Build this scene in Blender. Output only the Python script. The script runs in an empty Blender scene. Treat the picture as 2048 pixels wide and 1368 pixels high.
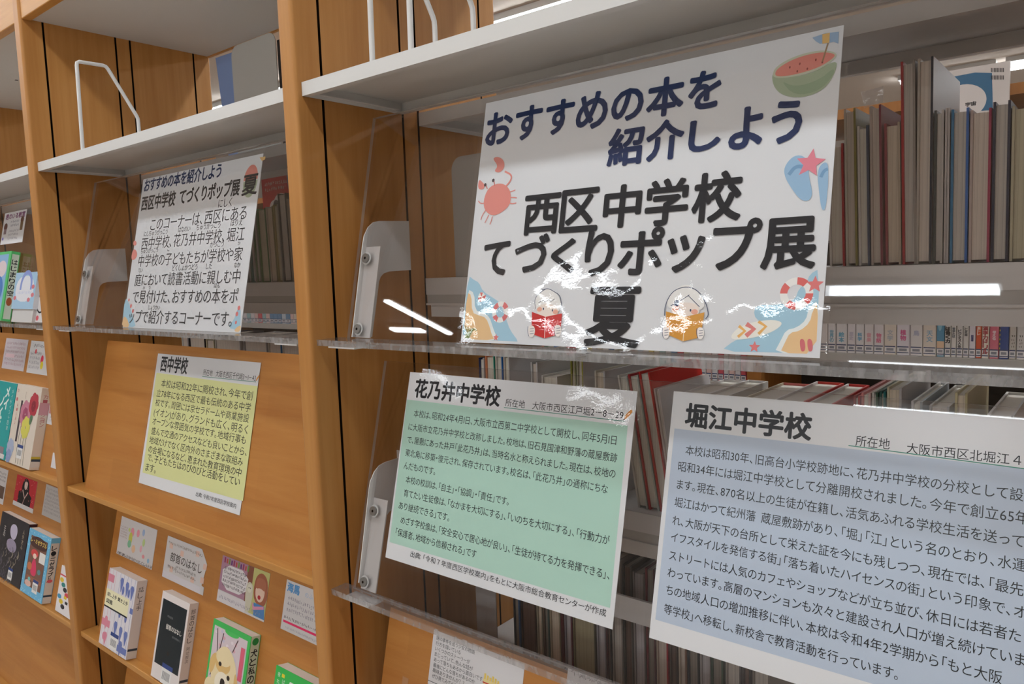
import bpy, math, random
from mathutils import Vector, Matrix
random.seed(7)
R = math.radians
S = bpy.context.scene
COL = S.collection

# ------------------------------------------------------------------ camera, world, lamps, exposure
CAM = Vector((0.8640, -0.6221, 1.2920))
PAN, PITCH, ROLL, FPX = R(-39.2599), R(-5.4689), R(-1.9608), 1510.404
_f = Vector((math.sin(PAN)*math.cos(PITCH), math.cos(PAN)*math.cos(PITCH), math.sin(PITCH)))
_r = Vector((math.cos(PAN), -math.sin(PAN), 0)); _u = _r.cross(_f)
RT = math.cos(ROLL)*_r + math.sin(ROLL)*_u
UP = -math.sin(ROLL)*_r + math.cos(ROLL)*_u
cd = bpy.data.cameras.new('camera'); cam = bpy.data.objects.new('camera', cd); COL.objects.link(cam)
cd.sensor_fit = 'HORIZONTAL'; cd.sensor_width = 36; cd.lens = FPX/2048*36; cd.clip_start = .02
cam.matrix_world = Matrix(((RT.x, UP.x, -_f.x, CAM.x), (RT.y, UP.y, -_f.y, CAM.y), (RT.z, UP.z, -_f.z, CAM.z), (0, 0, 0, 1)))
S.camera = cam
w = bpy.data.worlds.new('world'); S.world = w; w.use_nodes = True
w.node_tree.nodes['Background'].inputs[0].default_value = (1, .98, .95, 1)
w.node_tree.nodes['Background'].inputs[1].default_value = .3
S.view_settings.view_transform = 'Standard'; S.view_settings.look = 'None'
S.view_settings.exposure = 0.0; S.view_settings.gamma = 1; S.view_settings.use_curve_mapping = False
S.cycles.transparent_max_bounces = 24; S.cycles.max_bounces = 8
LAMP_POWER = 19.5        # brightness of every ceiling tube
CEIL = 2.46
LAMPS = [(-4.9, -3.65, -.57), (-3.5, -2.25, -.57), (-2.1, -.85, -.57), (-.7, .55, -.57), (.7, 1.95, -.57),      # x from, x to, y
         (-2.35, -1.1, -2.75), (-.79, .46, -2.75), (.95, 2.2, -2.75), (-4.12, -3.72, -3.55), (-2.75, -2.2, -4.25), (-.42, .83, -3.9), (1.2, 2.45, -3.9),
         (-2.55, -1.3, -6), (-1.1, .15, -6), (.3, 1.55, -6), (1.75, 3, -6), (-3.4, -2.15, -8), (-1.8, -.55, -8), (-.2, 1.05, -8), (1.4, 2.65, -8),  # two unseen rows added for ambient fill, made wider than the others
         (-4.6, -3.35, 2.19), (-3.2, -1.95, 2.19), (-1.8, -.55, 2.19), (-.3, .9, 2.19), (1.2, 2.4, 2.19),
         (-3.4, -2.15, .78), (-1.9, -.65, .78), (-.4, .85, .78), (1.1, 2.35, .78),
         (-3.9, -2.7, 5.0), (-.34, .2, 5.0), (.25, 1.5, 5.0), (1.7, 2.9, 5.0)]
CROSS = [(-3.47, -3.62, -2.86), (-4.3, -4.6, -3.9)]      # lamps that run front to back: x, y from, y to

# ------------------------------------------------------------------ measuring helpers
def ray(q):
    return (_f*FPX + RT*(q[0]-1024) + UP*(684-q[1])).normalized()
def aty(q, Y):
    d = ray(q); return CAM + d*((Y-CAM.y)/d.y)
def atx(q, X):
    d = ray(q); return CAM + d*((X-CAM.x)/d.x)
class Frame:                                   # a flat sheet: u to the right, v down, n towards the viewer
    def __init__(s, o, U, V):
        s.o = Vector(o); s.U = Vector(U).normalized(); s.V = Vector(V).normalized(); s.N = s.V.cross(s.U)
    def p(s, u, v, n=0): return s.o + s.U*u + s.V*v + s.N*n
    def uv(s, q, n=0):
        d = ray(q); o = s.o + s.N*n; P = CAM + d*((o-CAM).dot(s.N)/d.dot(s.N)) - o
        return P.dot(s.U), P.dot(s.V)
    def at(s, u, v, n=0): return Frame(s.p(u, v, n), s.U, s.V)
def tilted(y, z, deg, x=0):
    t = R(deg); return Frame((x, y, z), (1, 0, 0), (0, -math.sin(t), -math.cos(t)))

# ------------------------------------------------------------------ materials
def lin(h):
    if not isinstance(h, str): return tuple(h) + (1,)
    c = [int(h[i:i+2], 16)/255 for i in (0, 2, 4)]
    return tuple(x/12.92 if x <= .04045 else ((x+.055)/1.055)**2.4 for x in c) + (1,)
_mats = {}
def mat(hexc, rough=.55, spec=.3, metal=0):
    k = (hexc, rough, spec, metal)
    if k in _mats: return _mats[k]
    m = bpy.data.materials.new('paint_%s' % hexc); m.use_nodes = True; b = m.node_tree.nodes['Principled BSDF']
    b.inputs['Base Color'].default_value = lin(hexc); b.inputs['Roughness'].default_value = rough
    b.inputs['Specular IOR Level'].default_value = spec; b.inputs['Metallic'].default_value = metal
    _mats[k] = m; return m
def wood(name, c0, c1, scale, rough=.42, patch=None):
    m = bpy.data.materials.new(name); m.use_nodes = True; nt = m.node_tree; N = nt.nodes; L = nt.links; b = N['Principled BSDF']
    tc = N.new('ShaderNodeTexCoord'); mp = N.new('ShaderNodeMapping'); mp.inputs['Scale'].default_value = scale
    L.new(tc.outputs['Object'], mp.inputs[0])
    n1 = N.new('ShaderNodeTexNoise'); n1.inputs['Scale'].default_value = 1; n1.inputs['Detail'].default_value = 7; n1.inputs['Roughness'].default_value = .62
    n1.inputs['Distortion'].default_value = .4
    L.new(mp.outputs[0], n1.inputs['Vector'])
    cr = N.new('ShaderNodeValToRGB'); cr.color_ramp.elements[0].position = .3; cr.color_ramp.elements[1].position = .72
    cr.color_ramp.elements[0].color = lin(c0); cr.color_ramp.elements[1].color = lin(c1)
    L.new(n1.outputs[0], cr.inputs[0]); out = cr.outputs[0]
    if patch:
        br = N.new('ShaderNodeTexBrick'); br.inputs['Scale'].default_value = 1
        br.inputs['Color1'].default_value = (1, 1, 1, 1); br.inputs['Color2'].default_value = (.86, .84, .8, 1); br.inputs['Mortar'].default_value = (.93, .92, .9, 1)
        br.inputs['Mortar Size'].default_value = .0; br.inputs['Brick Width'].default_value = .21; br.inputs['Row Height'].default_value = .062
        cx = N.new('ShaderNodeCombineXYZ'); sx = N.new('ShaderNodeSeparateXYZ'); L.new(tc.outputs['Object'], sx.inputs[0])
        L.new(sx.outputs[0], cx.inputs[0]); L.new(sx.outputs[2], cx.inputs[1]); L.new(cx.outputs[0], br.inputs['Vector'])
        mx = N.new('ShaderNodeMix'); mx.data_type = 'RGBA'; mx.blend_type = 'MULTIPLY'; mx.inputs[0].default_value = .55
        L.new(out, mx.inputs[6]); L.new(br.outputs[0], mx.inputs[7]); out = mx.outputs[2]
    L.new(out, b.inputs['Base Color']); b.inputs['Roughness'].default_value = rough; b.inputs['Specular IOR Level'].default_value = .4
    return m
def clear(name, tint, rough=.02, gloss=1., bump=None, ior=1.49, haze=0, hazec=(.8, .8, .8, 1), streak=None):
    m = bpy.data.materials.new(name); m.use_nodes = True; nt = m.node_tree; N = nt.nodes; L = nt.links; N.clear()
    o = N.new('ShaderNodeOutputMaterial'); t = N.new('ShaderNodeBsdfTransparent'); t.inputs[0].default_value = tint
    g = N.new('ShaderNodeBsdfGlossy'); g.inputs['Roughness'].default_value = rough
    ge = N.new('ShaderNodeNewGeometry'); im = N.new('ShaderNodeMix'); im.inputs[2].default_value = ior; im.inputs[3].default_value = 1/ior
    L.new(ge.outputs['Backfacing'], im.inputs[0])
    fr = N.new('ShaderNodeFresnel'); L.new(im.outputs[0], fr.inputs['IOR'])
    mu = N.new('ShaderNodeMath'); mu.operation = 'MULTIPLY'; mu.inputs[1].default_value = gloss; L.new(fr.outputs[0], mu.inputs[0])
    mx = N.new('ShaderNodeMixShader'); L.new(mu.outputs[0], mx.inputs[0]); L.new(g.outputs[0], mx.inputs[2])
    base = t.outputs[0]
    if haze:
        d = N.new('ShaderNodeBsdfDiffuse'); d.inputs[0].default_value = hazec
        tr = N.new('ShaderNodeBsdfTranslucent'); tr.inputs[0].default_value = hazec
        ad = N.new('ShaderNodeMixShader'); ad.inputs[0].default_value = .5; L.new(d.outputs[0], ad.inputs[1]); L.new(tr.outputs[0], ad.inputs[2])
        hm = N.new('ShaderNodeMixShader'); hm.inputs[0].default_value = haze
        if streak:
            tc = N.new('ShaderNodeTexCoord'); mp = N.new('ShaderNodeMapping'); mp.inputs['Scale'].default_value = streak; L.new(tc.outputs['Object'], mp.inputs[0])
            n = N.new('ShaderNodeTexNoise'); n.inputs['Scale'].default_value = 1; n.inputs['Detail'].default_value = 3; L.new(mp.outputs[0], n.inputs['Vector'])
            mr = N.new('ShaderNodeMapRange'); mr.inputs[1].default_value = .4; mr.inputs[2].default_value = .7; mr.inputs[3].default_value = haze*.7; mr.inputs[4].default_value = min(.95, haze*1.5)
            L.new(n.outputs[0], mr.inputs[0]); L.new(mr.outputs[0], hm.inputs[0])
        L.new(t.outputs[0], hm.inputs[1]); L.new(ad.outputs[0], hm.inputs[2]); base = hm.outputs[0]
    L.new(base, mx.inputs[1])
    if bump:
        tc = N.new('ShaderNodeTexCoord'); bo = None
        for sc, st in bump:
            n = N.new('ShaderNodeTexNoise'); n.inputs['Scale'].default_value = sc; n.inputs['Detail'].default_value = 1.5
            L.new(tc.outputs['Object'], n.inputs['Vector'])
            b = N.new('ShaderNodeBump'); b.inputs['Strength'].default_value = 1; b.inputs['Distance'].default_value = st
            L.new(n.outputs[0], b.inputs['Height'])
            if bo: L.new(bo, b.inputs['Normal'])
            bo = b.outputs[0]
        L.new(bo, g.inputs['Normal'])
    L.new(mx.outputs[0], o.inputs[0]); return m
def emit(name, c, s):
    m = bpy.data.materials.new(name); m.use_nodes = True; nt = m.node_tree; nt.nodes.clear()
    o = nt.nodes.new('ShaderNodeOutputMaterial'); e = nt.nodes.new('ShaderNodeEmission'); e.inputs[0].default_value = c; e.inputs[1].default_value = s
    nt.links.new(e.outputs[0], o.inputs[0]); return m
def pages(name, c0, c1, axis):
    m = bpy.data.materials.new(name); m.use_nodes = True; nt = m.node_tree; N = nt.nodes; L = nt.links; b = N['Principled BSDF']
    tc = N.new('ShaderNodeTexCoord'); mp = N.new('ShaderNodeMapping'); sc = [1, 1, 1]; sc[axis] = 900; mp.inputs['Scale'].default_value = sc
    L.new(tc.outputs['Object'], mp.inputs[0]); n = N.new('ShaderNodeTexNoise'); n.inputs['Scale'].default_value = 1; n.inputs['Detail'].default_value = 3
    L.new(mp.outputs[0], n.inputs['Vector']); cr = N.new('ShaderNodeValToRGB'); cr.color_ramp.elements[0].position = .3; cr.color_ramp.elements[1].position = .7
    cr.color_ramp.elements[0].color = lin(c0); cr.color_ramp.elements[1].color = lin(c1); L.new(n.outputs[0], cr.inputs[0]); L.new(cr.outputs[0], b.inputs['Base Color'])
    b.inputs['Roughness'].default_value = .8; b.inputs['Specular IOR Level'].default_value = .1; return m
WOODV = wood('beech_upright', 'B3793C', 'C68E4F', (55, 55, 2.2))
WOODH = wood('beech_board', 'B47436', 'C68A48', (3.0, 40, 40), patch=True)
WOODE = wood('beech_edge', 'BD8340', 'D09852', (3, 60, 60))
GROOVE = mat('1C120A', .7, .1)
STEEL = mat('DDDCDA', .38, .35)
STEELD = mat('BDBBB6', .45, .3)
UNDER = mat('C9C2BA', .5, .3)
PAPER = mat('E1E2E5', .5, .3)
CARDW = mat('DAD8DA', .5, .3)
INK = mat('23262C', .6, .2)
NAVY = mat('22345E', .6, .2)
ACRYL = clear('acrylic', (.93, .92, .92, 1), .015)
ACEDGE = clear('acrylic_edge', (.85, .84, .84, 1), .08, haze=.24, hazec=(.95, .95, .96, 1), bump=[(300, .0008)], streak=(110, 30, 40))
ACLEDGE = clear('acrylic_ledge_face', (.9, .89, .89, 1), .04, haze=.08, hazec=(.75, .75, .76, 1))
FILM = clear('laminate_film', (1, 1, 1, 1), .02, gloss=1.5, bump=[(7, .008), (20, .0017), (420, .00003)])
FILMB = clear('poster_film', (1, 1, 1, 1), .02, bump=[(6, .0022), (22, .0005), (420, .00002)])
ACEDGEP = clear('acrylic_panel_edge', (.85, .84, .84, 1), .08, haze=.4, hazec=(.9, .9, .9, 1))
FILMS = clear('satin_film', (1, 1, 1, 1), .22, gloss=.6, bump=[(7, .003)])
TAPE = clear('clear_tape', (.9, .9, .92, 1), .06, gloss=1.5, bump=[(90, .006)], haze=.12)
TUBE = emit('fluorescent_tube', (.9, .96, 1, 1), LAMP_POWER)

# ------------------------------------------------------------------ mesh and object helpers
class MB:
    def __init__(s): s.v = []; s.f = []; s.m = []; s.mats = []; s.sm = []
    def mi(s, m):
        if m not in s.mats: s.mats.append(m)
        return s.mats.index(m)
    def add(s, vs, fs, m, smooth=False):
        b = len(s.v); s.v += [Vector(q) for q in vs]; i = s.mi(m)
        for f in fs: s.f.append([b+k for k in f]); s.m.append(i); s.sm.append(smooth)
    def hexa(s, c, m, mm=None):       # 8 corners: bottom ring 0-3, top ring 4-7
        for k, f in enumerate([(3, 2, 1, 0), (4, 5, 6, 7), (0, 1, 5, 4), (1, 2, 6, 5), (2, 3, 7, 6), (3, 0, 4, 7)]):
            s.add([c[i] for i in f], [(0, 1, 2, 3)], (mm or {}).get(k, m))
    def box(s, x0, x1, y0, y1, z0, z1, m, mm=None):   # faces: 0 bottom 1 top 2 front(-y) 3 right 4 back 5 left
        s.hexa([(x0, y0, z0), (x1, y0, z0), (x1, y1, z0), (x0, y1, z0), (x0, y0, z1), (x1, y0, z1), (x1, y1, z1), (x0, y1, z1)], m, mm)
    def fbox(s, F, u0, u1, v0, v1, n0, n1, m, mm=None):   # faces: 0 back(n0) 1 front(n1) 2 lower 3 right 4 upper 5 left
        s.hexa([F.p(u0, v1, n0), F.p(u1, v1, n0), F.p(u1, v0, n0), F.p(u0, v0, n0), F.p(u0, v1, n1), F.p(u1, v1, n1), F.p(u1, v0, n1), F.p(u0, v0, n1)], m, mm)
    def prism(s, ring, ext, m, mside=None, smooth=False):
        ring = [Vector(q) for q in ring]; e = Vector(ext); n = len(ring)
        s.add(ring, [tuple(range(n))], m); s.add([q+e for q in ring], [tuple(reversed(range(n)))], m)
        for i in range(n):
            j = (i+1) % n
            s.add([ring[i], ring[i]+e, ring[j]+e, ring[j]], [(0, 1, 2, 3)], (mside[i] if isinstance(mside, list) else mside) or m, smooth)
    def tube(s, path, r, m, k=10):
        path = [Vector(q) for q in path]; rings = []
        for i, q in enumerate(path):
            t = (path[min(i+1, len(path)-1)] - path[max(i-1, 0)]).normalized()
            a = t.orthogonal().normalized() if not rings else (pa - t*pa.dot(t)).normalized()
            pa = a; b = t.cross(a); rings.append([q + a*r*math.cos(2*math.pi*j/k) + b*r*math.sin(2*math.pi*j/k) for j in range(k)])
        vs = [q for rg in rings for q in rg]; fs = []
        for i in range(len(rings)-1):
            for j in range(k): fs.append((i*k+j, i*k+(j+1) % k, (i+1)*k+(j+1) % k, (i+1)*k+j))
        s.add(vs, fs, m, True); s.add(rings[0], [tuple(reversed(range(k)))], m); s.add(rings[-1], [tuple(range(k))], m)
    def disc(s, F, u, v, r, n0, n1, m, k=20, m2=None):
        ring = [F.p(u+r*math.cos(2*math.pi*i/k), v-r*math.sin(2*math.pi*i/k), n0) for i in range(k)]
        s.prism(ring, F.N*(n1-n0), m2 or m, m, True)
def setp(o, label=None, cat=None, group=None, kind=None):
    for k, x in (('label', label), ('category', cat), ('group', group), ('kind', kind)):
        if x: o[k] = x
    return o
def thing(name, loc, label, cat, group=None):
    o = bpy.data.objects.new(name, None); o.empty_display_size = .03; COL.objects.link(o); o.location = loc
    return setp(o, label, cat, group)
def wloc(o):
    v = Vector(o.location)
    while o.parent: o = o.parent; v += Vector(o.location)
    return v
def obj(name, mb, parent=None, label=None, cat=None, group=None, kind=None, bevel=0):
    me = bpy.data.meshes.new(name)
    if parent: org = wloc(parent)
    else:
        xs = [q.x for q in mb.v]; ys = [q.y for q in mb.v]; zs = [q.z for q in mb.v]
        org = Vector(((min(xs)+max(xs))/2, (min(ys)+max(ys))/2, min(zs)))
    me.from_pydata([q-org for q in mb.v], [], mb.f)
    for m in mb.mats: me.materials.append(m)
    me.polygons.foreach_set('material_index', mb.m); me.polygons.foreach_set('use_smooth', mb.sm); me.update()
    o = bpy.data.objects.new(name, me); COL.objects.link(o)
    if parent: o.parent = parent
    else: o.location = org
    if bevel:
        b = o.modifiers.new('bevel', 'BEVEL'); b.width = bevel; b.segments = 2; b.limit_method = 'ANGLE'
        w_ = o.modifiers.new('weld', 'WELD'); w_.merge_threshold = 1e-5
        o.modifiers.move(1, 0)
    return setp(o, label, cat, group, kind)

# ------------------------------------------------------------------ printing on a sheet
_tx = {}
def textmesh(s):
    if s not in _tx:
        c = bpy.data.curves.new('t', 'FONT'); c.body = s; c.size = 1; c.resolution_u = 3
        o = bpy.data.objects.new('t', c); COL.objects.link(o)
        me = bpy.data.meshes.new_from_object(o.evaluated_get(bpy.context.evaluated_depsgraph_get()))
        _tx[s] = ([(v.co.x, v.co.y) for v in me.vertices], [tuple(p.vertices) for p in me.polygons])
        bpy.data.objects.remove(o); bpy.data.curves.remove(c); bpy.data.meshes.remove(me)
    return _tx[s]
def proptext(t):            # tighter setting: half-width punctuation, slightly narrow kana
    V, Fc, x = [], [], 0.
    for ch in t:
        if ch in ' 　': x += .5 if ch == ' ' else 1.; continue
        v, f = textmesh(ch); a = min(q[0] for q in v); b = max(q[0] for q in v); o = ord(ch)
        if ch in '、。」）': d, adv = -.02, .52
        elif ch in '「（': d, adv = -.48, .52
        elif ch in '・：': d, adv = -.25, .5
        elif o < 128: d, adv = .05-a, b-a+.1
        elif 0x3040 <= o < 0x3100: d, adv = -.035, .93
        else: d, adv = 0, 1.
        n = len(V); V += [(q[0]+x+d, q[1]) for q in v]; Fc += [tuple(n+i for i in p) for p in f]; x += adv
    return V, Fc
class Ink:
    def __init__(s, F, mb, n=0.00005): s.F = F; s.mb = mb; s.n = n
    def layer(s): s.n += .000008; return s.n
    def uvs(s, px): return [s.F.uv(q) for q in px]
    def poly(s, pts, m, px=True):
        if px: pts = s.uvs(pts)
        n = s.layer(); s.mb.add([s.F.p(u, v, n) for u, v in pts], [tuple(reversed(range(len(pts))))], m)
    def rect(s, u0, v0, u1, v1, m): s.poly([(u0, v0), (u1, v0), (u1, v1), (u0, v1)], m, False)
    def smooth(s, pts, m, px=True, it=2):       # closed outline with rounded corners
        if px: pts = s.uvs(pts)
        for _ in range(it):
            q = []
            for i in range(len(pts)):
                a, b = pts[i], pts[(i+1) % len(pts)]
                q += [(a[0]*.75+b[0]*.25, a[1]*.75+b[1]*.25), (a[0]*.25+b[0]*.75, a[1]*.25+b[1]*.75)]
            pts = q
        s.poly(pts, m, False)
    def ell(s, c, ru, rv, m, px=True, rot=0, k=28, a0=0, a1=360):
        cu, cv = s.F.uv(c) if px else c; cr, sr = math.cos(R(rot)), math.sin(R(rot)); pts = []
        for i in range(k if a1-a0 == 360 else k+1):
            a = R(a0+(a1-a0)*i/k); x, y = ru*math.cos(a), rv*math.sin(a); pts.append((cu+x*cr-y*sr, cv+x*sr+y*cr))
        s.poly(pts, m, False)
    def star(s, c, r, m, px=True, rot=0):
        cu, cv = s.F.uv(c) if px else c
        s.poly([(cu+(r if i % 2 == 0 else r*.45)*math.sin(R(36*i+rot)), cv-(r if i % 2 == 0 else r*.45)*math.cos(R(36*i+rot))) for i in range(10)], m, False)
    def stroke(s, pts, wd, m, px=True, it=2, close=False):
        if px: pts = s.uvs(pts)
        for _ in range(it):
            q = [pts[0]]
            for a, b in zip(pts, pts[1:]): q += [(a[0]*.75+b[0]*.25, a[1]*.75+b[1]*.25), (a[0]*.25+b[0]*.75, a[1]*.25+b[1]*.75)]
            pts = q + [pts[-1]]
        n = s.layer(); L_, R_ = [], []
        for i, q in enumerate(pts):
            a = pts[max(i-1, 0)]; b = pts[min(i+1, len(pts)-1)]; dx, dy = b[0]-a[0], b[1]-a[1]; l = math.hypot(dx, dy) or 1
            nx, ny = -dy/l*wd/2, dx/l*wd/2
            L_.append(s.F.p(q[0]+nx, q[1]+ny, n)); R_.append(s.F.p(q[0]-nx, q[1]-ny, n))
        k = len(pts); s.mb.add(L_+R_, [(i, i+1, k+i+1, k+i) for i in range(k-1)], m)
    def ring(s, c, r0, r1, m, px=True, a0=0, a1=360, k=40):
        cu, cv = s.F.uv(c) if px else c; n = s.layer(); vs = []; fs = []
        for i in range(k+1):
            a = R(a0+(a1-a0)*i/k)
            for r in (r0, r1): vs.append(s.F.p(cu+r*math.cos(a), cv+r*math.sin(a), n))
        for i in range(k): fs.append((2*i, 2*i+1, 2*i+3, 2*i+2))
        s.mb.add(vs, fs, m)
    def text(s, t, a, b, m, px=True, hs=1., bold=0., flat=False, shear=0., base=-.07):
        (ua, va), (ub, vb) = s.uvs([a, b]) if px else (a, b)
        if flat: va = vb = (va+vb)/2
        V, Fc = proptext(t); x0 = min(q[0] for q in V); x1 = max(q[0] for q in V); k = (ub-ua)/(x1-x0)
        shifts = [(0, 0)] if not bold else [(math.cos(R(45*i))*bold*k, math.sin(R(45*i))*bold*k) for i in range(8)]
        n0 = s.layer()
        for i, (du, dv) in enumerate(shifts):
            n = n0 + i*5e-7
            s.mb.add([s.F.p(ua+(x-x0)*k+du+(y-base)*k*hs*shear, va+(vb-va)*(x-x0)/(x1-x0)-(y-base)*k*hs+dv, n) for x, y in V], Fc, m)
        s.n += .000006
    def textbox(s, t, u0, v0, u1, v1, m, bold=0.):        # one line stretched into a box
        V, Fc = textmesh(t); xs = [q[0] for q in V]; ys = [q[1] for q in V]; x0, x1, y0, y1 = min(xs), max(xs), min(ys), max(ys); k = (u1-u0)/(x1-x0)
        shifts = [(0, 0)] if not bold else [(math.cos(R(45*i))*bold, math.sin(R(45*i))*bold) for i in range(8)]
        n0 = s.layer()
        for i, (du, dv) in enumerate(shifts):
            s.mb.add([s.F.p(u0+(x-x0)*k+du, v1-(y-y0)/(y1-y0)*(v1-v0)+dv, n0+i*5e-7) for x, y in V], Fc, m)
        s.n += .000006
    def pxchar(s, t, x0, y0, x1, y1, m, bold=0.):         # one character inside a pixel box
        q = s.uvs([((x0+x1)/2, y0), ((x0+x1)/2, y1), (x0, (y0+y1)/2), (x1, (y0+y1)/2)])
        s.textbox(t, q[2][0], q[0][1], q[3][0], q[1][1], m, bold)
    def column(s, t, u, v0, size, m, pitch=1.05, bold=0.):  # vertical writing
        for i, ch in enumerate(t):
            if ch == ' ': continue
            s.textbox(ch, u-size*.45, v0+i*size*pitch, u+size*.45, v0+i*size*pitch+size*.9, m, bold)
    def scribble(s, u0, v0, u1, v1, rows, m, seed=1, hgt=.55, gap=.25):
        rnd = random.Random(seed); n = s.layer(); ph = (v1-v0)/rows
        for r_ in range(rows):
            u = u0 + rnd.random()*.01*(u1-u0)
            while u < u1:
                wd = ph*hgt*(.25+.5*rnd.random()); y = v0+ph*r_+ph*.2*rnd.random()
                for k in range(3):
                    a = u+wd*rnd.random(); b = y+ph*hgt*rnd.random()
                    if rnd.random() < .5: q = [(a, y), (a+ph*.09, y), (a+ph*.09, y+ph*hgt), (a, y+ph*hgt)]
                    else: q = [(u, b), (u+wd, b), (u+wd, b+ph*.09), (u, b+ph*.09)]
                    s.mb.add([s.F.p(x, y_, n) for x, y_ in q], [(3, 2, 1, 0)], m)
                u += wd + ph*gap*(.6+rnd.random())
ORD = ['first', 'second', 'third', 'fourth', 'fifth', 'sixth', 'seventh', 'eighth', 'ninth', 'tenth', 'eleventh', 'twelfth', 'thirteenth', 'fourteenth',
       'fifteenth', 'sixteenth', 'seventeenth', 'eighteenth', 'nineteenth', 'twentieth'] + ['twenty-%s' % k for k in ('first', 'second', 'third', 'fourth', 'fifth', 'sixth', 'seventh', 'eighth', 'ninth')] + \
      ['thirtieth'] + ['thirty-%s' % k for k in ('first', 'second', 'third', 'fourth', 'fifth', 'sixth', 'seventh', 'eighth', 'ninth')]

# ------------------------------------------------------------------ the room
WB, TU = .9248, .0323          # bay pitch, upright thickness
DEP, S1, S2, S3 = .4187, .0437, .1911, .2234
def struct(name, b, m):
    mb = MB(); mb.box(*b, m); return obj(name, mb, kind='structure')
CEILM = mat('DDD0C4', .8, .1); WALLM = mat('CFC8C2', .8, .1)
struct('floor', (-7, 4.5, -9.5, 7, -.1, 0), mat('C9BDB0', .5, .3))
struct('ceiling', (-7, 4.5, -9.5, 7, CEIL, CEIL+.1), CEILM)
struct('wall_left', (-7.1, -7, -9.5, 7, 0, CEIL), WALLM); struct('wall_right', (4.5, 4.6, -9.5, 7, 0, CEIL), WALLM)
struct('wall_back', (-7, 4.5, 7, 7.1, 0, CEIL), WALLM); struct('wall_front', (-7, 4.5, -9.6, -9.5, 0, CEIL), WALLM)
HOUS = mat('D8D8D6', .5, .3)
LROW = {-.57: 'above the front aisle', -2.75: 'in the second row of the front floor', -3.55: 'alone between the front rows', -4.25: 'short and alone in the front', -3.9: 'in the third row of the front floor', .78: 'above the aisle right behind', -6: 'added unseen for ambient light, fourth front row', -8: 'added unseen for ambient light, last front row', 2.19: 'above the second rear aisle', 5.0: 'in the farthest rear row'}
cnt = {}
for x0, x1, y in LAMPS:
    k = cnt.get(y, 0); cnt[y] = k+1; wd = .1 if y > 4 else .17 if y < -5 else .05
    t = thing('ceiling_lamp', ((x0+x1)/2, y, CEIL-.06), 'fluorescent ceiling lamp %s, %s from the left' % (LROW[y], ORD[k]), 'lamp', 'fluorescent ceiling lamps')
    mb = MB(); mb.box(x0, x1, y-wd, y+wd, CEIL-.03, CEIL-.001, HOUS); obj('housing', mb, t)
    mb = MB(); mb.box(x0+.01, x1-.01, y-wd*.75, y+wd*.75, CEIL-.05, CEIL-.0301, TUBE); obj('tube', mb, t, label='glowing white tube')

for i, (x, y0, y1) in enumerate(CROSS):
    t = thing('ceiling_lamp', (x, (y0+y1)/2, CEIL-.06), 'fluorescent ceiling lamp running front to back, %s of two' % ('right one', 'left one')[i], 'lamp', 'fluorescent ceiling lamps')
    mb = MB(); mb.box(x-.055, x+.055, y0, y1, CEIL-.03, CEIL-.001, HOUS); obj('housing', mb, t)
    mb = MB(); mb.box(x-.026, x+.026, y0+.01, y1-.01, CEIL-.05, CEIL-.0301, TUBE); obj('tube', mb, t, label='glowing white tube')

# ------------------------------------------------------------------ the bookcase
BC = thing('bookcase', (-.45, .21, 0), 'beech bookcase with white steel shelves, grooved uprights and slanted display boards', 'bookcase')
def upright(xr):
    r = .0055; x0, x1 = xr-TU, xr; pts = []; ms = []
    def arc(cx, cy, a0, a1):
        for i in range(6):
            a = R(a0+(a1-a0)*i/5); pts.append((cx+r*math.cos(a), cy+r*math.sin(a), 0)); ms.append(None)
    def groove(y, x, sgn, up):
        d, h = .007, .0021
        ys = (y-h, y+h) if up else (y+h, y-h)
        for q in ((x, ys[0]), (x-sgn*d, ys[0]), (x-sgn*d, ys[1]), (x, ys[1])): pts.append((q[0], q[1], 0)); ms.append(GROOVE)
        ms[-1] = None
    arc(x0+r, r, 180, 270); arc(x1-r, r, 270, 360)
    for y in (S1, S2, S3, DEP-S1): groove(y, x1, 1, True)
    arc(x1-r, DEP-r, 0, 90); arc(x0+r, DEP-r, 90, 180)
    for y in (DEP-S1, S3, S2, S1): groove(y, x0, -1, False)
    mb = MB(); mb.prism([(a, b, .02) for a, b, c in pts], (0, 0, 2.0), WOODV, ms); return mb
for i in range(-3, 2): obj('upright', upright(i*WB + (0 if i < 1 else 0)), BC)
BAYS = [(-3*WB, 'far left'), (-2*WB, 'left'), (-WB, 'middle'), (0., 'right')]
IW = WB-TU
def tray(mb, x0, x1, y0, y1, z0, z1, m=STEEL, lip=.0016, ret=.011):
    mb.box(x0, x1, y0, y1, z1-lip, z1, m); 
    mb.box(x0, x1, y0, y0+lip, z0, z1-lip, m); mb.box(x0, x1, y0+lip, y0+ret, z0, z0+lip, m)
    mb.box(x0, x1, y1-lip, y1, z0, z1-lip, m); mb.box(x0, x1, y1-ret, y1-lip, z0, z0+lip, m)
    mb.box(x0, x0+lip, y0+lip, y1-lip, z0, z1-lip, m); mb.box(x1-lip, x1, y0+lip, y1-lip, z0, z1-lip, m)
    mb.box(x0+lip, x0+.008, y0+ret, y1-ret, z0+.004, z0+.0055, m); mb.box(x1-.008, x1-lip, y0+ret, y1-ret, z0+.004, z0+.0055, m)
PANELS = []
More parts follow.
